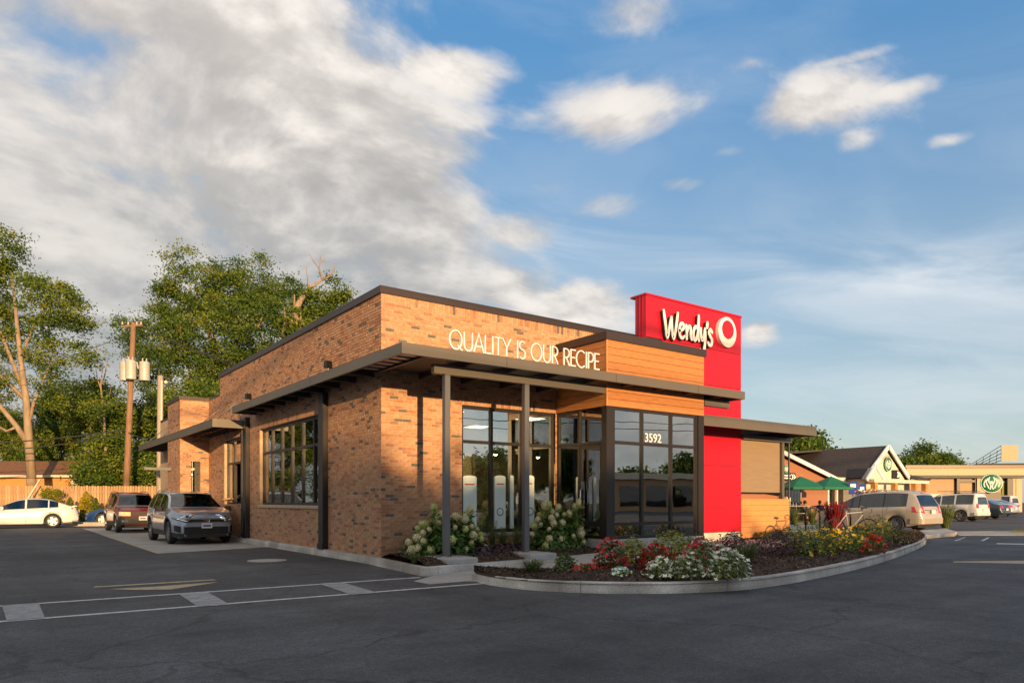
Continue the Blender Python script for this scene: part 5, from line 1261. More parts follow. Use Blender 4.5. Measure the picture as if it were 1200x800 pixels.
# across the street behind the viewer: what the glass mirrors and what shades the lane
def street_tree(x, y, h, r, lab, n=150):
    L = [(x,y,h-r*.75,r*.8),(x-r*.6,y+.6,h-r*1.25,r*.75),(x+r*.6,y-.5,h-r*1.3,r*.75),(x,y+.8,h-r*1.7,r*.8)]
    tree('street_tree', lab, (x,y,0), L, n, 60, .6, .55, (.5,.4,.1), .3, group='trees across the street', shell=.2)
k = 0
for x, h in ((-40,9.2),(-34,9.6),(-28.5,9.0),(-23,9.3),(-18.6,9.0),(-14.6,9.25),(-11,8.9),(-7.4,9.2),(-4,8.9),(-1,8.5)):
    street_tree(x-6.5, -60+random.uniform(-1,1), h, 2.9, 'street tree in the unbroken row across the street'); k += 1
for x in (-7.5,-4,-.6,2.6,5.8,9): street_tree(x, -60+random.uniform(-.5,.5), 6.5, 2.3, 'lower street tree at the end of the row across the street')
for x, y, h, r in ((40,-58,6.5,2.6),(46,-62,7.5,2.8),(66,-60,6,2.5),(73,-57,8,3.0),(84,-62,6,2.6)):
    street_tree(x, y, h, r, 'street tree by the low shop across the street')

# ---------------------------------------------------------------- beds by the entrance
def dome(n, w, h, d=None, fill=.45):
    d = d or w; th = rng.random(n)*2*PI; z = rng.random(n); r = np.sqrt(1-z**2)*(fill+(1-fill)*rng.random(n)**.5)*(1+.15*np.sin(th*3+1))*(1+.1*rng.normal(size=n))
    zz = z*(fill+(1-fill)*rng.random(n)**.4)
    return np.stack([r*w/2*np.cos(th), r*d/2*np.sin(th), zz*h+.02], 1)
def petals(C, size, mat, name='flowers', k=4):
    """each bloom a small cup of k petals"""
    mb = MB()
    for c in C:
        c = Vector(c); ax = Vector((random.gauss(0,.5), random.gauss(-.35,.5), random.uniform(.4,1))).normalized(); u = ax.orthogonal().normalized(); v = ax.cross(u); s = size*random.uniform(.7,1.25); a0 = random.random()*6
        for i in range(k):
            a = a0+2*PI*i/k; d = u*math.cos(a)+v*math.sin(a); e = u*math.cos(a+.7)+v*math.sin(a+.7); g = u*math.cos(a-.7)+v*math.sin(a-.7)
            mb.add([c, c+g*s*.55+ax*s*.12, c+d*s+ax*s*.28, c+e*s*.55+ax*s*.12], [(0,1,2,3)])
    return mb
def plant(name, lab, p, w, h, n, leaf, mats, flowers=(), d=None, group=None, fill=.45, cat='plant', up=.35, aspect=.55):
    o = thing(name, lab, cat, p, random.random()*6, group); C = dome(n, w, h, d, fill)
    out = C/np.maximum(1e-3, np.linalg.norm(C, axis=1))[:,None]
    link('foliage', leaf_mesh('foliage', C, leaf, mats, rng.integers(0,len(mats),n), up=up, aspect=aspect, out=out), o)
    for mat, m, size in flowers:
        Fc = dome(m, w*1.02, h*1.06, (d or w)*1.02, .93); petals(Fc, size, mat).build('flowers', mat, o, kind='stuff')
    MB().tube([(0,0,-.05),(0,0,h*.5)], [.02,.01], 5).build('stem', 'bark', o); return o
def blades(name, lab, p, n, h, spread, mat, wd=.012, cat='grass', arch=.5, group=None):
    o = thing(name, lab, cat, p, 0, group); mb = MB()
    for _ in range(n):
        a = random.random()*2*PI; r0 = random.random()*spread*.25; hh = h*random.uniform(.6,1.1); d = Vector((math.cos(a), math.sin(a), 0)); s = Vector((-d.y, d.x, 0)); b = d*r0; ou = spread*random.uniform(.3,1)
        P = [b, b+d*ou*.3+Vector((0,0,hh*.55)), b+d*ou*.7+Vector((0,0,hh*.95)), b+d*ou+Vector((0,0,hh*(1-arch*.35)))]; w = wd*random.uniform(.7,1.3); V = []
        for i, q in enumerate(P): ww = w*(1-.28*i); V += [q-s*ww/2, q+s*ww/2]
        mb.add(V, [(0,1,3,2),(2,3,5,4),(4,5,7,6)])
    mb.build('blades', mat, o); return o
BZ = .20
def bp(px, py, z=BZ): p = gnd(px, py, z); return p
# hydrangeas: leaves plus individual flower heads
bloom_meshes = []
for mt_ in ('petal_cream','petal_lime','petal_cream'):
    n = 60; mb = MB(); mb.ball((0,0,0), .042, 8, 6)
    for i in range(n):
        z = 1-2*(i+.5)/n; a = i*2.39996; r = math.sqrt(1-z*z); d = Vector((r*math.cos(a), r*math.sin(a), z*1.1)); u = d.orthogonal().normalized(); v = d.cross(u).normalized(); c = d*random.uniform(.048,.085)*(1.12-.22*z); s = random.uniform(.016,.028)
        mb.add([c-u*s, c-v*s+d*.006, c+u*s, c+v*s+d*.006], [(0,1,2,3)])
    bloom_meshes.append(mb.mesh('flower_head', mt_, False))
def hydrangea(lab, p, w, h, d, nb, seed):
    o = thing('hydrangea', lab, 'shrub', p); n = 2600; C = dome(n, w, h*.95, d, .35); out = C/np.maximum(1e-3, np.linalg.norm(C, axis=1))[:,None]
    link('foliage', leaf_mesh('foliage', C, .105, ('leaf_hyd','leaf_hyd','leaf_box'), rng.integers(0,3,n), up=.4, aspect=.62, out=out), o)
    mb = MB()
    for k in range(9): a = 2*PI*k/9; mb.tube([(0,0,-.05),(.1*w*math.cos(a),.1*d*math.sin(a),h*.35),(.36*w*math.cos(a),.36*d*math.sin(a),h*.7)], [.014,.010,.006], 5)
    for k in range(5):
        sx_, sy_ = random.uniform(-.4,.4)*w, random.uniform(-.4,.1)*d; sh = h*random.uniform(1.0,1.28); m_ = 45
        Q = np.stack([sx_+rng.normal(size=m_)*.07, sy_+rng.normal(size=m_)*.07, sh*(.55+.45*rng.random(m_))], 1)
        link('shoot', leaf_mesh('shoot', Q, .10, ('leaf_hyd','leaf_hyd','leaf_light'), rng.integers(0,3,m_), up=.4, aspect=.6), o, kind='stuff')
        q_ = link('flower_head', bloom_meshes[k%3], o, (sx_, sy_, sh+.03)); q_.scale = (.8,.8,1.15)
    mb.build('stem', 'bark', o); rs = random.Random(seed); k = 0; used = []
    while k < nb:
        th = rs.uniform(0, 2*PI); z = rs.uniform(.12, 1.0); r = math.sqrt(max(.0, 1-z*z*.95))
        q = Vector((r*w/2*math.cos(th)*1.02, r*d/2*math.sin(th)*1.02, z*h*.97+.04))
        if q.y > .35*d/2 or any((q-e).length < .13 for e in used): 
            if rs.random() < .97: continue
        used.append(q); s = rs.uniform(.55,1.12)
        b_ = link('flower_head', bloom_meshes[rs.randrange(3)], o, q, (rs.random(),rs.random(),rs.random()*6)); b_.scale = (s,s,s*1.1); k += 1
    return o
p = bp(508, 650); hydrangea('hydrangea with cream flower heads around the first grey column', (p.x+.10, -1.0, .2), 1.8, .82, 1.1, 36, 3)
b_ = hydrangea('hydrangea with cream flower heads around the second grey column', (on_y(652,-1.05)[0], -1.05, .2), 1.4, .95, 1.0, 30, 5)
ph = on_y(494, -1.3)[0]
for i, (px, py, w) in enumerate(((566,650,.5),(580,649,.5),(594,647,.5),(609,646,.4),(633,640,.4),(645,639,.45),(662,638,.45),(678,637,.4))):
    q = bp(px, py, .22); plant('coral_bells', 'low clump of dusky purple leaves edging the planter', (q.x, max(q.y,-2.25), .2), w*.95, .20, 260, .095, ('leaf_heuchera','leaf_purple','leaf_heuchera'), d=.42, group='dusky purple clumps in the planter', aspect=.9)
for i, (px, py, h) in enumerate(((560,640,.62),(574,638,.70),(589,636,.55),(603,635,.6))):
    q = on_y(px, -.75); o = blades('feathery_perennial', 'thin upright perennial between the hydrangeas', (q[0], -.75-.1*(i%2), .2), 90, h, .22, 'grass_blade', .010, 'plant', .3, group='thin perennials between the hydrangeas')
    Pq = dome(140, .4, h*.95); link('foliage', leaf_mesh('foliage', Pq, .05, ('leaf_box','grass_blade','leaf_light'), rng.integers(0,3,140)), o)
q = bp(486, 658, .2); blades('grass_clump', 'small variegated tuft at the corner of the planter', (q.x, q.y, .18), 110, .17, .24, 'grass_blade', .018)
# island bed
I = lambda px, py: bp(px, py, .19)
blades('grass_clump', 'strap leaved green tuft beside the round box bush', I(624,673), 150, .24, .26, 'grass_blade', .020)
plant('box_bush', 'small round clipped box bush among the red flowers', I(662,670), .40, .30, 700, .05, ('leaf_box','leaf_box','leaf_mid'), cat='shrub')
plant('begonia', 'low red flower clump next to the round box bush', I(686,671), .46, .12, 160, .06, ('leaf_box','leaf_light'), (('petal_red',45,.035),), d=.25, cat='flowers')
plant('begonia', 'tall bushy clump of red flowers left of the lime shrub', I(716,668), .62, .50, 520, .075, ('leaf_mid','leaf_box','leaf_red'), (('petal_red',120,.045),), d=.5, cat='flowers')
plant('begonia', 'broad clump of red flowers in front of the lime shrub', I(769,671), .85, .42, 520, .075, ('leaf_mid','leaf_box','leaf_red'), (('petal_red',150,.045),), d=.5, cat='flowers')
plant('dusty_miller', 'low silvery plant at the foot of the red flowers', I(727,675), .34, .14, 160, .07, ('poster','leaf_light'), cat='plant')
plant('spirea', 'lime yellow shrub left half behind the red flowers', I(742,661), .75, .48, 650, .075, ('leaf_yellow','leaf_light','leaf_yellow'), cat='shrub')
plant('spirea', 'taller lime yellow shrub behind the broad red clump', I(787,661), 1.0, .62, 850, .075, ('leaf_yellow','leaf_light','leaf_yellow'), cat='shrub')
plant('petunia', 'small white flower clump before the broad red clump', I(775,677), .48, .28, 260, .06, ('leaf_box','leaf_light'), (('petal_white',95,.04),), cat='flowers')
plant('petunia', 'trailing white and lime clump beside the red flowers', I(803,677), .58, .30, 300, .06, ('leaf_light','leaf_box'), (('petal_white',100,.04),), cat='flowers')
plant('mixed_flowers', 'mixed red and white flower clump below the dark yew', I(822,672), .75, .50, 420, .07, ('leaf_mid','leaf_box'), (('petal_red',90,.045),('petal_white',60,.042)), cat='flowers')
plant('petunia', 'large mound of white flowers at the kerb', I(852,677), .85, .40, 800, .06, ('leaf_light','leaf_box','grass_blade'), (('petal_white',230,.034),), d=.6, cat='flowers')
plant('petunia', 'white flower mound behind the large one', I(842,668), .6, .38, 450, .06, ('leaf_light','leaf_box'), (('petal_white',90,.034),), cat='flowers')
plant('yew', 'dark upright evergreen bush at the entrance corner', I(814,657), .95, .52, 900, .085, ('leaf_dark','leaf_box','leaf_dark'), cat='shrub', aspect=.25)
plant('barberry', 'purple leaved bush before the red blade', I(858,652), .95, .52, 900, .065, ('leaf_purple','leaf_purple','leaf_heuchera'), cat='shrub', fill=.3)
plant('barberry', 'purple leaved bush before the orange half wall', I(911,652), 1.25, .55, 1100, .065, ('leaf_purple','leaf_purple','leaf_heuchera'), cat='shrub', fill=.3)
blades('iris_clump', 'pale green sword leaved clump between purple bushes and white flowers', I(874,662), 90, .42, .35, 'grass_blade', .026)
plant('box_bush', 'dark green bush left of the bike rack loop', I(931,637), 1.0, .50, 700, .07, ('leaf_box','leaf_dark'), cat='shrub')
plant('box_bush', 'dark green bush at the foot of the bike rack loop', I(960,632), 1.1, .55, 700, .07, ('leaf_box','leaf_mid'), cat='shrub')
plant('box_bush', 'low hedge tuft along the orange half wall', (on_y(895,-.75)[0], -.75, .16), 1.3, .22, 400, .06, ('leaf_mid','leaf_light'), d=.4, cat='shrub')
plant('box_bush', 'second low hedge tuft along the orange half wall', (on_y(912,-.75)[0], -.75, .16), 1.2, .26, 400, .06, ('leaf_mid','leaf_box'), d=.4, cat='shrub')
for px, py, w, h, nf, lab in ((946,652,.95,.46,95,'yellow flower bush beside the purple barberry'),(968,648,1.0,.50,110,'yellow flower bush before the red plume grass'),(990,646,1.0,.48,110,'yellow flower bush below the bicycle'),(1008,642,1.0,.52,100,'yellow flower bush by the scarlet flowers'),(1020,637,.95,.55,70,'yellow flower bush nearest the island tip')):
    plant('marigold', lab, I(px,py), w, h, 620, .07, ('leaf_box','leaf_mid'), (('petal_yellow',nf,.042),), cat='flowers')
plant('scarlet_flowers', 'small scarlet flower clump among the yellow ones', I(1024,648), .45, .38, 160, .06, ('leaf_mid','leaf_box'), (('petal_red',60,.05),), cat='flowers')
plant('spirea', 'yellow green shrub before the minivan', I(1028,632), 1.15, .75, 700, .08, ('leaf_yellow','leaf_light','leaf_mid'), cat='shrub')
plant('spirea', 'olive shrub at the tip of the island', I(1043,636), .95, .50, 500, .07, ('leaf_yellow','leaf_mid','leaf_purple'), cat='shrub')
q = gnd(978, 626.5, .17); blades('fountain_grass', 'crimson plume grass in front of the bike rack', (q.x, q.y, .17), 330, 1.12, .60, 'leaf_red', .032, 'grass', .35)
for px, py, lab in ((931,614,'green grass tuft near the orange half wall'),(952,614,'green grass tuft behind the bike rack')):
    q = gnd(px, py); blades('grass_clump', lab, (q.x,q.y,.02), 260, .85, .55, 'grass_blade', .02)
q = gnd(1108, 621.5); blades('fountain_grass', 'tan tipped grass clump behind the minivan bumper', (q.x,q.y,.1), 300, 1.05, .65, 'grass_blade', .022, 'grass', .5)
for px in (1178,1189): q = gnd(px, 600.5); blades('grass_clump', 'grass tuft on the kerbed island by the beige shop', (q.x,q.y,.1), 90, 1.0, .7, 'grass_blade', .05, 'grass', .5, group='grass tufts by the beige shop')
# bark chips over both beds
def scatter_chips(A, B, n, z0, hump, nm):
    C = []
    for _ in range(n):
        u, v = random.random(), random.uniform(.05,.95); p = sample(A, u).lerp(sample(B, u), v); C.append((p.x, p.y, z0+hump*min(1, math.sin(PI*v)*1.6)+random.uniform(.004,.02)))
    me = leaf_mesh(nm, C, .055, ('mulch','bark'), rng.choice(2, size=n, p=(.7,.3)), up=.8, aspect=.4); link(nm, me, kind='stuff', label='loose dark bark chips covering the planting beds', cat='mulch')
scatter_chips(isl_front, isl_back, 16000, .135, .10, 'bark_chips')
scatter_chips([Vector((-.30,-2.5,0))]+pf[1:], [Vector((-.02,-.02,0)), Vector((2.2,-.02,0)), Vector((4.72,-.02,0))], 5000, .15, .10, 'bark_chips')
# ================================================================== left background
ft = 40.4; fo = at(-60, ft); fe_ = at(205, ft+1.2); fd = (fe_-fo); fl_ = fd.length; fdn = fd.normalized(); fn = Vector((fdn.y, -fdn.x, 0)); fz = math.atan2(fdn.y, fdn.x)
fence = thing('timber_fence', 'sunlit tall timber board fence behind the white sedan', 'fence', (fo.x, fo.y, .2), fz)
pk_ = [MB() for _ in range(3)]
for k, m in enumerate(pk_):
    h = 1.98+.012*k; m.add([(0,0,0),(.124,0,0),(.124,0,h-.04),(.098,0,h),(.03,0,h),(0,0,h-.04)]+[(0,.02,0),(.124,.02,0),(.124,.02,h-.04),(.098,.02,h),(.03,.02,h),(0,.02,h-.04)], [(0,1,2,3,4,5),(11,10,9,8,7,6)]+[(i,(i+1)%6,6+(i+1)%6,6+i) for i in range(6)])
pkm = [m.mesh('picket', w_) for m in pk_ for w_ in ('fence_wood', 'fence_wood2')]
nk = int(fl_/.15)
for k in range(nk): link('picket', pkm[random.randrange(6)], fence, (k*.15, random.uniform(-.006,.006), random.uniform(-.015,.01)))
for z in (.35, 1.0, 1.6): MB().box(0, nk*.15, .022, .06, z, z+.09).build('rail', 'fence_wood', fence)
for k in range(int(nk*.15/2.4)+1): MB().box(k*2.4, k*2.4+.09, .061, .15, 0, 1.9).build('post', 'fence_wood', fence)
gp0, gp1 = at(33, 39.9, 584), at(47, 40.0, 561.5)
MB().beam(gp0, gp1, .11, .06).build('guy_guard', 'siding_cream', label='pale guard board leaning against the timber fence', cat='guard')
# shed
sp_ = at(86.5, 50); shed = thing('shed', 'orange walled shed with brown roof behind the timber fence', 'shed', (sp_.x, sp_.y, 0), math.atan2(RV.y, RV.x))
MB().box(-9, -.35, .3, 5, .0, 3.05).build('wall', 'siding_orange', shed)
MB().add([(-9.4,-.2,2.98),(.1,-.2,2.98),(-.45,3.2,4.15),(-9.4,3.2,4.15),(-9.4,-.2,3.10),(.1,-.2,3.10),(-.45,3.2,4.27),(-9.4,3.2,4.27),(.1,6.4,2.98),(-9.4,6.4,2.98),(.1,6.4,3.10),(-9.4,6.4,3.10)], [(0,1,2,3),(4,7,6,5),(0,4,5,1),(1,5,6,2),(3,2,8,9),(7,11,10,6),(2,6,10,8)]).build('roof', 'shingle_brown', shed)
MB().box(-.34,-.05,.3,.55,0,2.95).build('corner_board', 'siding_cream', shed); MB().box(-.04,.75,1.5,3,0,2.4).build('lean_to', 'siding_orange', shed)
MB().box(-9.3,.02,-.24,-.201,2.96,3.11).build('gutter', 'siding_cream', shed)
# poles and wires
def catenary(a, b, sag, n=14): return [Vector(a).lerp(Vector(b), i/n) - Vector((0,0,sag*4*(i/n)*(1-i/n))) for i in range(n+1)]
pb = at(146, 42); ptop = at(156.5, 42, 378); ud = ptop - pb
pole = thing('utility_pole', 'leaning brown utility pole carrying three grey transformers', 'utility pole', pb); up_ = lambda k: ud*k
MB().tube([(0,0,-.2), up_(.5), ud], [.19,.165,.13], 10).build('shaft', 'pole_wood', pole, smooth=True)
cr = up_(.985); MB().beam(cr-RV*.75+FV*.2, cr+RV*.55-FV*.1, .12, .12).build('crossarm', 'pole_wood', pole)
for k in (-.65,-.3,.2,.45): MB().lathe([(.05,0),(.06,.06),(.03,.08),(.05,.12),(.03,.18)], 8, 0, Matrix.Translation(cr+RV*k+Vector((0,0,.06)))).build('insulator', 'transformer', pole)
for k, dp in ((-.52,.0),(.05,-.45),(.62,.0)):
    cc = at(157, 42, 446)-pb; c = cc + RV*k + FV*dp
    tm = MB().lathe([(.001,0),(.28,.0),(.29,.03),(.29,1.0),(.30,1.02),(.25,1.10),(.001,1.12)], 16, 0, Matrix.Translation(c)).build('transformer', 'transformer', pole, smooth=SMOOTH)
    for q in (-.1,.1): MB().lathe([(.03,0),(.05,.05),(.03,.09),(.045,.14),(.02,.22)], 7, 0, Matrix.Translation(c+Vector((q,0,1.1)))).build('bushing', 'transformer', tm)
MB().beam(at(157,41.9,440)-pb-RV*.6, at(157,41.9,440)-pb+RV*.7, .08, .12).build('bracket', 'steel_grey', pole)
MB().beam(up_(.80)-RV*.35, up_(.80)+RV*.35, .06, .08).build('cutout_bar', 'transformer', pole)
for k in (-.3,0,.3): MB().tube([up_(.80)+RV*k, up_(.77)+RV*(k+.1)], .045, 6).build('fuse', 'transformer', pole)
p2b = at(186.5, 40); pole2 = thing('utility_pole', 'shorter pale grey pole with white conduit beside the lane canopy', 'utility pole', p2b); p2t = at(188, 40, 440)-p2b
MB().tube([(0,0,-.2), p2t], [.17,.15], 10).build('shaft', 'pole_grey', pole2, smooth=True)
MB().tube([RV*.16-FV*.14, p2t+RV*.13-FV*.12-Vector((0,0,.3))], .05, 7).build('conduit', 'siding_cream', pole2)
MB().lathe([(.05,0),(.09,.05),(.09,.14),(.04,.18)], 8, 0, Matrix.Translation(p2t+RV*.3-Vector((0,0,.45)))).build('weatherhead', 'siding_cream', pole2)
def wire(a, b, sag, lab, r=.018): MB().tube(catenary(a, b, sag), r, 5).build('overhead_wire', 'wire', label=lab, cat='wire')
for k, (dx, lab) in enumerate(((-.3,'overhead wire from the transformer pole past the big tree, upper'),(.2,'overhead wire from the transformer pole past the big tree, middle'),(.45,'overhead wire from the transformer pole past the big tree, lower'))):
    wire(pb+cr+RV*dx+Vector((0,0,.2-.12*k)), at(420, 58, 452+5*k), .8, lab)
wire(at(-120,40,520), at(148,42,503), .3, 'thick bundled cable left of the transformer pole, upper', .035); wire(at(-120,40,531), at(148,42,508), .35, 'thick bundled cable left of the transformer pole, lower', .03)
wire(at(148,42,505), at(186,40,512), .2, 'short cable between the two utility poles', .025); wire(at(188,40,452), at(150,42,510), .3, 'slack service cable between the two utility poles', .02)
wire(at(-120,42,462), at(150,42,392), .5, 'thin line running to the transformer pole crossarm', .015)

# ================================================================== right background: coffee shop
shop = thing('coffee_shop', 'coffee shop with dark shingle roofs, white gable and brick wing', 'shop')
GY = 13.5; GX = on_y(1042, 13.2)[0]
hwd = 3.4; ez, pz_ = 2.98, 5.40
MB().box(GX-hwd+.3, GX+hwd-.3, GY, 24, 0, ez).add([(GX-hwd+.3,GY,ez),(GX+hwd-.3,GY,ez),(GX,GY,pz_-.12),(GX-hwd+.3,24,ez),(GX+hwd-.3,24,ez),(GX,24,pz_-.12)], [(0,1,2),(3,5,4)]).build('wall', 'siding_cream', shop)
def roofslab(a, b, c, d, th=.14):
    a, b, c, d = map(Vector, (a, b, c, d)); n = (b-a).cross(d-a).normalized(); n = n if n.z > 0 else -n
    return MB().add([a,b,c,d,a+n*th,b+n*th,c+n*th,d+n*th], [(0,1,2,3),(4,5,6,7),(0,1,5,4),(1,2,6,5),(2,3,7,6),(3,0,4,7)])
for s in (-1, 1):
    roofslab((GX+s*hwd, GY-.22, ez-.05), (GX, GY-.22, pz_), (GX, 24, pz_), (GX+s*hwd, 24, ez-.05)).build('roof', 'shingle', shop)
    MB().beam((GX+s*(hwd+.02), GY-.27, ez+.0), (GX, GY-.27, pz_+.06), .10, .30).build('barge_board', 'white', shop)
# skirt roof and porch gable under the big gable
MB().box(GX-hwd-.2, GX+hwd+1.6, GY-1.0, GY-.52, 2.66, 2.90).build('eave_band', 'siding_cream', shop)
roofslab((GX+hwd-.2, GY-.9, 2.92), (GX+hwd+2.0, GY-.9, 2.92), (GX+hwd+.6, GY+3.5, 4.1), (GX+hwd-.2, GY+3.5, 4.1)).build('roof', 'shingle', shop)
pgx = GX-3.0
MB().add([(pgx-1.1,GY-.75,2.9),(pgx+1.1,GY-.75,2.9),(pgx,GY-.75,3.8),(pgx-1.1,GY-.3,2.9),(pgx+1.1,GY-.3,2.9),(pgx,GY-.3,3.8)], [(0,1,2),(3,5,4),(0,3,4,1)]).build('porch_gable', 'siding_cream', shop)
for s in (-1, 1): MB().beam((pgx+s*1.3, GY-.80, 2.80), (pgx, GY-.80, 3.9), .12, .22).build('barge_board', 'white', shop)
for x in (GX-hwd+.2, GX-.2, GX+hwd-.4, GX+hwd+1.3): MB().box(x-.18, x+.18, GY-.95, GY-.6, 0, 2.66).build('pier', 'siding_orange', shop)
# link block and brick wing
MB().box(41.7, GX-hwd+.29, 15.2, 24, 0, 2.9).build('wall', 'siding_orange', shop); MB().box(41.65, GX-hwd, 14.7, 15.19, 2.70, 3.05).build('eave_band', 'siding_cream', shop)
for x in (42.4, 43.6, 44.8): MB().box(x, x+.75, 15.1, 15.19, .6, 2.4).build('window', 'car_glass', shop); MB().box(x-.25, x-.1, 15.05, 15.18, 0, 2.7).build('trim', 'white', shop)
wx1, wpk = 41.6, 33.2; wz = 2.88; wpz = 5.0
MB().add([(25,14,0),(wx1-.2,14,0),(wx1-.2,14,wz),(wpk,14,wpz-.1),(25,14,wz),(25,24,0),(wx1-.2,24,0),(wx1-.2,24,wz),(wpk,24,wpz-.1),(25,24,wz)], [(0,1,2,3,4),(9,8,7,6,5),(1,6,7,2),(0,4,9,5)]).build('brick_wing', 'brick_far', shop)
roofslab((wx1+.2, 13.6, wz-.05), (wpk, 13.6, wpz), (wpk, 24, wpz), (wx1+.2, 24, wz-.05)).build('roof', 'shingle', shop); roofslab((24.6, 13.6, wz-.05), (wpk, 13.6, wpz), (wpk, 24, wpz), (24.6, 24, wz-.05)).build('roof', 'shingle', shop)
roofslab((36, 18.5, 4.35), (GX, 18.5, 5.38), (GX, 24, 5.38), (36, 24, 5.2)).build('roof', 'shingle', shop)
MB().beam((wx1+.25, 13.55, wz-.02), (wpk, 13.55, wpz+.03), .10, .26).build('barge_board', 'white', shop)
MB().box(34.2,35.6,17,18.4,3,6.3).build('chimney', 'brick_far', shop); MB().box(35.0,36.0,16.2,16.8,4.4,5.5).build('roof_unit', 'white', shop)
for px0, px1 in ((921,938.5),): 
    a, b2 = on_y(px0,13.98)[0], on_y(px1,13.98)[0]; MB().box(a, b2, 13.9, 13.99, .3, 2.55).build('window', 'white', shop)
    for k in range(5): w5 = (b2-a)/5; MB().box(a+k*w5+.06, a+(k+1)*w5-.06, 13.86, 13.899, .4, 2.3).build('pane', 'car_glass', shop)
# its signs (figure in the roundel is left out)
def roundel(lab, p, r, n, wavy=True):
    t = thing('round_sign', lab, 'sign', p); zq = Vector(n).normalized().to_track_quat('Z','Y').to_matrix().to_4x4()
    MB().lathe([(.001,.03),(r*.97,.03),(r,.01),(r,-.06),(.001,-.06)], 36, 0, zq).build('plate', 'green_sign', t, smooth=SMOOTH)
    MB().lathe([(r*.90,.034),(r*.955,.034)], 36, 0, zq).build('rim_line', 'sign_white', t)
    mb = MB(); fr = lambda u, v, d: zq @ Vector((u, v, d))
    for sx in (1,-1):
        for k, (x0, x1) in enumerate(((.16,.26),(.36,.50),(.56,.66))):
            pts = [(sx*r*(x0+.10*math.sin(v*5+k)), r*v) for v in [(-.62+.12*k)+(1.24-.24*k)*i/9 for i in range(10)]]; mb.ribbon(pts, r*.10, fr, 0, .028, .040)
    mb.lathe([(.001,.040),(r*.15,.040)], 14, 0, zq @ Matrix.Translation((0,r*.1,0)))
    mb.build('emblem', 'sign_white', t, kind='stuff'); return t
gz = zof(543.8, on_y(1041, GY-.1)[1]); roundel('green and white roundel on the white gable', (on_y(1041,GY-.12)[0], GY-.12, gz), .56, (0,-1,0))
def chevron_sign(lab, x, y, z, w, h, lines=2):
    t = thing('arrow_sign', lab, 'sign', (x, y, z)); MB().box(-w/2, w/2, -.03, .03, -h/2, h/2).build('board', 'black', t); fr = lambda u, v, d: (u, -d, v)
    for k in (0, 1): MB().ribbon([(w*(.16+.16*k), h*.34), (w*(.30+.16*k), 0), (w*(.16+.16*k), -h*.34)], h*.15, fr, 0, .03, .045).build('chevron', 'sign_white', t)
    for k in range(lines): MB().box(-w*.42, w*.08, -.042, -.031, h*(.08-.32*k), h*(.24-.32*k)).build('text_line', 'sign_white', t)
    return t
ax_, at_ = on_y(1049.8, GY-.1); chevron_sign('small black sign with white chevrons on the white gable', ax_, GY-.1, zof(555.5, at_), 1.05, .66, 0)
ax_, at_ = on_y(924.5, 13.93); chevron_sign('black arrow sign with chevrons on the brick wing', ax_, 13.93, zof(558.5, at_), 1.45, .55)
ax_, at_ = on_y(921, 13.93); roundel('small green roundel above the arrow sign on the brick wing', (ax_, 13.9, zof(549.5, at_)), .27, (0,-1,0))
# parasols, rail, patio guests
def parasol(px, lab, t=45.5):
    b = at(px, t); o = thing('parasol', lab, 'parasol', b, .3); h0, h1, R = 2.42-.25, 3.0-.12, 1.72
    V = [(0,0,h1)]+[(R*math.cos(PI*k/3), R*math.sin(PI*k/3), h0) for k in range(6)]
    MB().add(V, [(0,1+k,1+(k+1)%6) for k in range(6)]).build('canopy', 'umbrella_green', o)
    for k in range(6): MB().add([V[1+k], V[1+(k+1)%6], Vector(V[1+(k+1)%6])-Vector((0,0,.14)), Vector(V[1+k])-Vector((0,0,.14))], [(0,1,2,3)]).build('valance', 'umbrella_green', o)
    MB().tube([(0,0,0),(0,0,h1+.1)], .03, 7).build('pole', 'steel_grey', o); MB().lathe([(.3,0),(.28,.08),(.05,.12)], 12).build('base', 'black_metal', o)
    tb = thing('patio_table', 'round dark patio table under the %s' % lab, 'table', b); MB().lathe([(.001,.74),(.55,.74),(.55,.70),(.05,.69)], 14).build('top', 'black_metal', tb); return o
parasol(938.5, 'green parasol nearest the orange half wall'); parasol(974, 'green parasol next to the blue signs')
rail = thing('patio_railing', 'low black metal railing round the coffee shop patio', 'railing'); a, b2 = at(925, 44.2), at(985, 44.2)
for z in (.55, 1.0): MB().beam(a+Vector((0,0,z)), b2+Vector((0,0,z)), .04, .05).build('bar', 'black_metal', rail)
for k in range(13): MB().beam(a.lerp(b2,k/12), a.lerp(b2,k/12)+Vector((0,0,1.02)), .04, .04, up=(1,0,0)).build('post', 'black_metal', rail)
for px, lab, sh, rz_ in ((943.5,'patio guest in a white shirt sitting by the railing','cloth_white',1.2),(960.5,'patio guest in a blue shirt sitting by the railing','cloth_blue',2.6)):
    p = at(px, 45.3); person(lab, (p.x, p.y, -.38+.0), rz_, 1.75, sh, 'cloth_navy', 'hair_dark', pose='sit')
    ch = thing('patio_chair', 'dark metal patio chair under the %s' % ('white shirted guest' if 'white' in lab else 'blue shirted guest'), 'chair', p, rz_)
    MB().box(-.22,.22,-.2,.25,.40,.43).build('seat', 'black_metal', ch); MB().box(-.22,.22,.25,.28,.43,.85).build('backrest', 'black_metal', ch)
    for sx in (-1,1):
        for sy in (-.18,.22): MB().box(sx*.2-.015,sx*.2+.015,sy-.015,sy+.015,0,.40).build('leg', 'black_metal', ch)
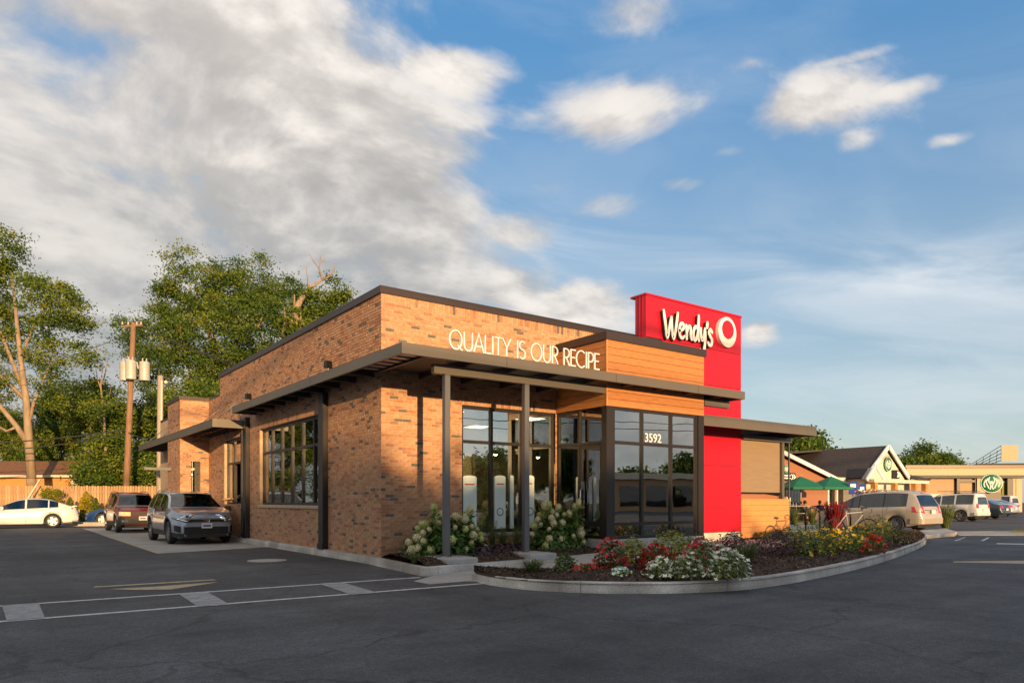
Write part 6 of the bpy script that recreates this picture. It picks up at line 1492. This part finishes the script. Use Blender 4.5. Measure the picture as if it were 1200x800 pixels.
# parking signs and flower boxes in front of the shop
for px, py, w, h, lab in ((999.5,571.5,.55,.75,'blue parking sign beside the orange pier'),(1010,577,.40,1.05,'narrow blue and white parking sign right of the blue one')):
    p = at(px, 44); t = thing('parking_sign', lab, 'sign', p, -HEAD); zc = zof(py, 44); MB().box(-w/2,w/2,-.03,-.02,zc-h/2,zc+h/2).build('plate', 'blue_sign', t); MB().box(-.03,.03,-.019,.03,0,zc+h/2).build('post', 'steel_grey', t)
    MB().box(-w*.3,w*.3,-.034,-.031,zc+h*.05,zc+h*.34).build('symbol', 'sign_white', t)
a, b2 = at(1008,41), at(1047,43); fbx = thing('flower_display', 'dark rack of many coloured flowers beyond the minivan roof', 'flowers', (0,0,0)); z0 = zof(583,42)
MB().beam(Vector((a.x,a.y,1.0)), Vector((b2.x,b2.y,1.0)), .6, .9).build('rack', 'black', fbx)
for mt_, n_ in (('petal_white',110),('petal_red',60),('cloth_blue',60),('petal_yellow',25)):
    C = [a.lerp(b2, random.random())+Vector((random.uniform(-.3,.3), random.uniform(-.3,.3), random.uniform(1.40,1.98))) for _ in range(n_)]; petals(C, .085, mt_).build('flowers', mt_, fbx, kind='stuff')
Cf = [tuple(a.lerp(b2, random.random())+Vector((random.uniform(-.3,.3), random.uniform(-.3,.3), random.uniform(1.35,1.95)))) for _ in range(500)]; link('foliage', leaf_mesh('foliage', Cf, .14, ('leaf_dark','plastic_dark'), rng.integers(0,2,500)), fbx)
# ---- beige flat roofed shop
mb_p = at(1066, 84); rzb = math.atan2(RV.y, RV.x)-.02; bs = thing('beige_shop', 'long beige flat roofed shop with thick overhanging fascia', 'shop', mb_p, rzb); k84 = 84/838
def X_(px): return (px-1066)*k84*1.0
MB().box(0, X_(1196), 0, 14, 0, 4.2).build('wall', 'stucco_tan', bs)
MB().box(-1, X_(1206), -1.2, 14, 4.25, 5.1).build('fascia', 'stucco_pale', bs); MB().box(-1.2, X_(1207), -1.4, 14, 5.1, 5.42).build('roof_edge', 'coping', bs); MB().box(-1, X_(1204), -.9, 0, 3.95, 4.24).build('soffit', 'soffit', bs)
for px in (1120.5, 1141.5): MB().box(X_(px)-.18, X_(px)+.18, -.35, -.01, 0, 3.9).build('post', 'frame', bs)
MB().box(X_(1121), X_(1141), -.33, -.012, 3.45, 3.75).build('beam', 'frame', bs)
for px in (1146, 1181, 1187.5): MB().box(X_(px)-.5, X_(px)+.5, -.5, -.01, 0, 3.94).build('pilaster', 'stucco_pale' if px != 1181 else 'frame', bs)
MB().box(X_(1172), X_(1178), -.1, -.012, .1, 3.4).build('doorway', 'leaf_light', bs); MB().box(X_(1171), X_(1179), -.08, -.011, 3.4, 3.6).build('door_head', 'white', bs)
MB().box(X_(1069), X_(1118), -.06, -.013, .9, 1.1).build('ledge', 'stucco_pale', bs); MB().box(X_(1066),X_(1118),-.5,-.02,1.6,2.1).build('awning', 'steel_grey', bs)
# roof billboard and its struts
bl = thing('roof_billboard', 'sunlit billboard on slanting struts above the beige shop roof', 'billboard', at(1183, 88, 540), rzb-.25)
MB().box(-.9,.9,-.08,.08,.0,1.95).build('panel', 'stucco_pale', bl)
for k in range(5): MB().beam((-.9+.1*k,.1,1.9-.42*k), (-4.3+.5*k,.6+.4*k,-.55), .07, .07).build('strut', 'black_metal', bl)
for k in range(4): MB().beam((-1.2-.75*k,.3,1.35-.42*k), (-1.0-.75*k,1.4,-.5), .05, .05).build('strut', 'black_metal', bl)
MB().box(-3.5,2.2,-.1,1.4,-.56,-.28).build('frame_base', 'black_metal', bl)
for x in (2.6,3.3): MB().box(x,x+.25,0,.3,-.55,.25).build('vent', 'stucco_pale', bl)
# free standing round sign on its black wall
sgp = at(1162, 66, 566); rs_ = roundel('large green roundel sign above the black hedge wall', sgp, .92, -FV-RV*.35)
wb_ = at(1149, 66.4); hw_ = thing('hedge_wall', 'black screen wall below the large green roundel', 'wall', wb_, rzb); MB().box(-1.95,1.85,-.1,.25,0,zof(576.5,66)).build('panel', 'black', hw_); MB().box(.85,1.2,-.05,.2,0,zof(566,66)).build('post', 'black', hw_)
# ---- bike racks, bicycle
for px, py, lab in ((952.5,621,'black bike rack hoop left of the crimson grass'),(988,622.5,'black bike rack hoop behind the crimson grass')):
    q = gnd(px, py, .17); d = Vector((.75,-.66,0)); r = .27; P = [q-d*r] + [q-d*r*math.cos(PI*k/10)+Vector((0,0,.62+r*math.sin(PI*k/10))) for k in range(11)] + [q+d*r]
    MB().tube(P, .035, 8).build('bike_rack', 'black_metal', label=lab, cat='bike rack', smooth=True)
q = at(996, 20.4); q.z = .165; bk_ = thing('bicycle', 'grey road bicycle leaning at the bike rack by the crimson grass', 'bicycle', q, -.42); R = .335
bk_.rotation_euler = (.12, 0, -HEAD+.12)
def wheel_at(x):
    w_ = bpy.data.objects.new('wheel', None); COL.objects.link(w_); w_.parent = bk_; w_.location = (x,0,R)
    MB().tube([(R*math.cos(a), 0, R*math.sin(a)) for a in [2*PI*k/28 for k in range(29)]], .016, 6, caps=False).build('tyre', 'rubber', w_, smooth=True)
    MB().tube([((R-.025)*math.cos(a), 0, (R-.025)*math.sin(a)) for a in [2*PI*k/28 for k in range(29)]], .010, 5, caps=False).build('rim', 'chrome', w_)
    sp2 = MB()
    for k in range(16): a = 2*PI*k/16; sp2.beam((0,.01,0), ((R-.02)*math.cos(a),0,(R-.02)*math.sin(a)), .003, .003)
    sp2.build('spokes', 'chrome', w_)
wheel_at(-.5); wheel_at(.5); F_ = lambda *P: MB().tube(P, .016, 7)
F_((-.5,0,R),(-.06,0,.30)).build('chain_stay', 'paint_grey', bk_); F_((-.5,0,R),(-.16,0,.80)).build('seat_stay', 'paint_grey', bk_); F_((-.06,0,.30),(-.19,0,.90)).build('seat_tube', 'paint_grey', bk_)
F_((-.06,0,.30),(.33,0,.78)).build('down_tube', 'paint_grey', bk_); F_((-.16,0,.82),(.31,0,.86)).build('top_tube', 'paint_grey', bk_); F_((.30,0,.92),(.36,0,.70),(.5,0,R)).build('fork', 'steel_grey', bk_)
F_((.28,.0,.98),(.34,.18,1.0),(.46,.20,.98),(.47,.20,.88),(.40,.20,.86)).build('handlebar', 'steel_grey', bk_); F_((.28,.0,.98),(.34,-.18,1.0),(.46,-.20,.98),(.47,-.20,.88),(.40,-.20,.86)).build('handlebar', 'steel_grey', bk_); F_((.30,0,.90),(.28,0,1.0)).build('stem', 'black_metal', bk_)
MB().bbox(-.32,-.06,-.06,.06,.90,.95,.02).build('saddle', 'black', bk_); MB().lathe([(.09,-.01),(.09,.01)], 16, 0, Matrix.Translation((-.06,0,.30)) @ Matrix.Rotation(PI/2,4,'X')).build('crank', 'black_metal', bk_)
# ---- across the street (mirrored in the glazing)
am = thing('street_shop', 'low tan shop across the street', 'shop', (56,-52,0), .35); MB().box(-11,11,-5,5,0,3.8).build('wall', 'stucco_tan', am); MB().box(-11.3,11.3,-5.3,5.3,3.8,4.5).build('fascia', 'siding_cream', am)
for k in range(6): MB().box(-9.8+3.4*k,-7.4+3.4*k,5.0,5.06,.6,3).build('window', 'car_glass', am)
sl_ = MB().box(-200,300,-46,-36,.004,.005).build('street', 'asphalt_far', kind='structure')
pA, pB = Vector((-30,-34,0)), Vector((60,-34,0))
for p in (pA, pB): t = thing('utility_pole', 'street pole across the lane, %s end' % ('west' if p is pA else 'east'), 'utility pole', p); MB().tube([(0,0,-.2),(0,0,11.5)], [.18,.12], 8).build('shaft', 'pole_wood', t); MB().box(-.06,.06,-1.1,1.1,10.6,10.75).build('crossarm', 'pole_wood', t)
for k, (z, y) in enumerate(((10.8,-1),(10.8,0),(10.8,1),(9.0,.2),(8.4,.2))): wire(pA+Vector((0,y,z)), pB+Vector((0,y,z)), 1.2, 'street wire number %s along the far kerb' % ('one','two','three','four','five')[k], .03)
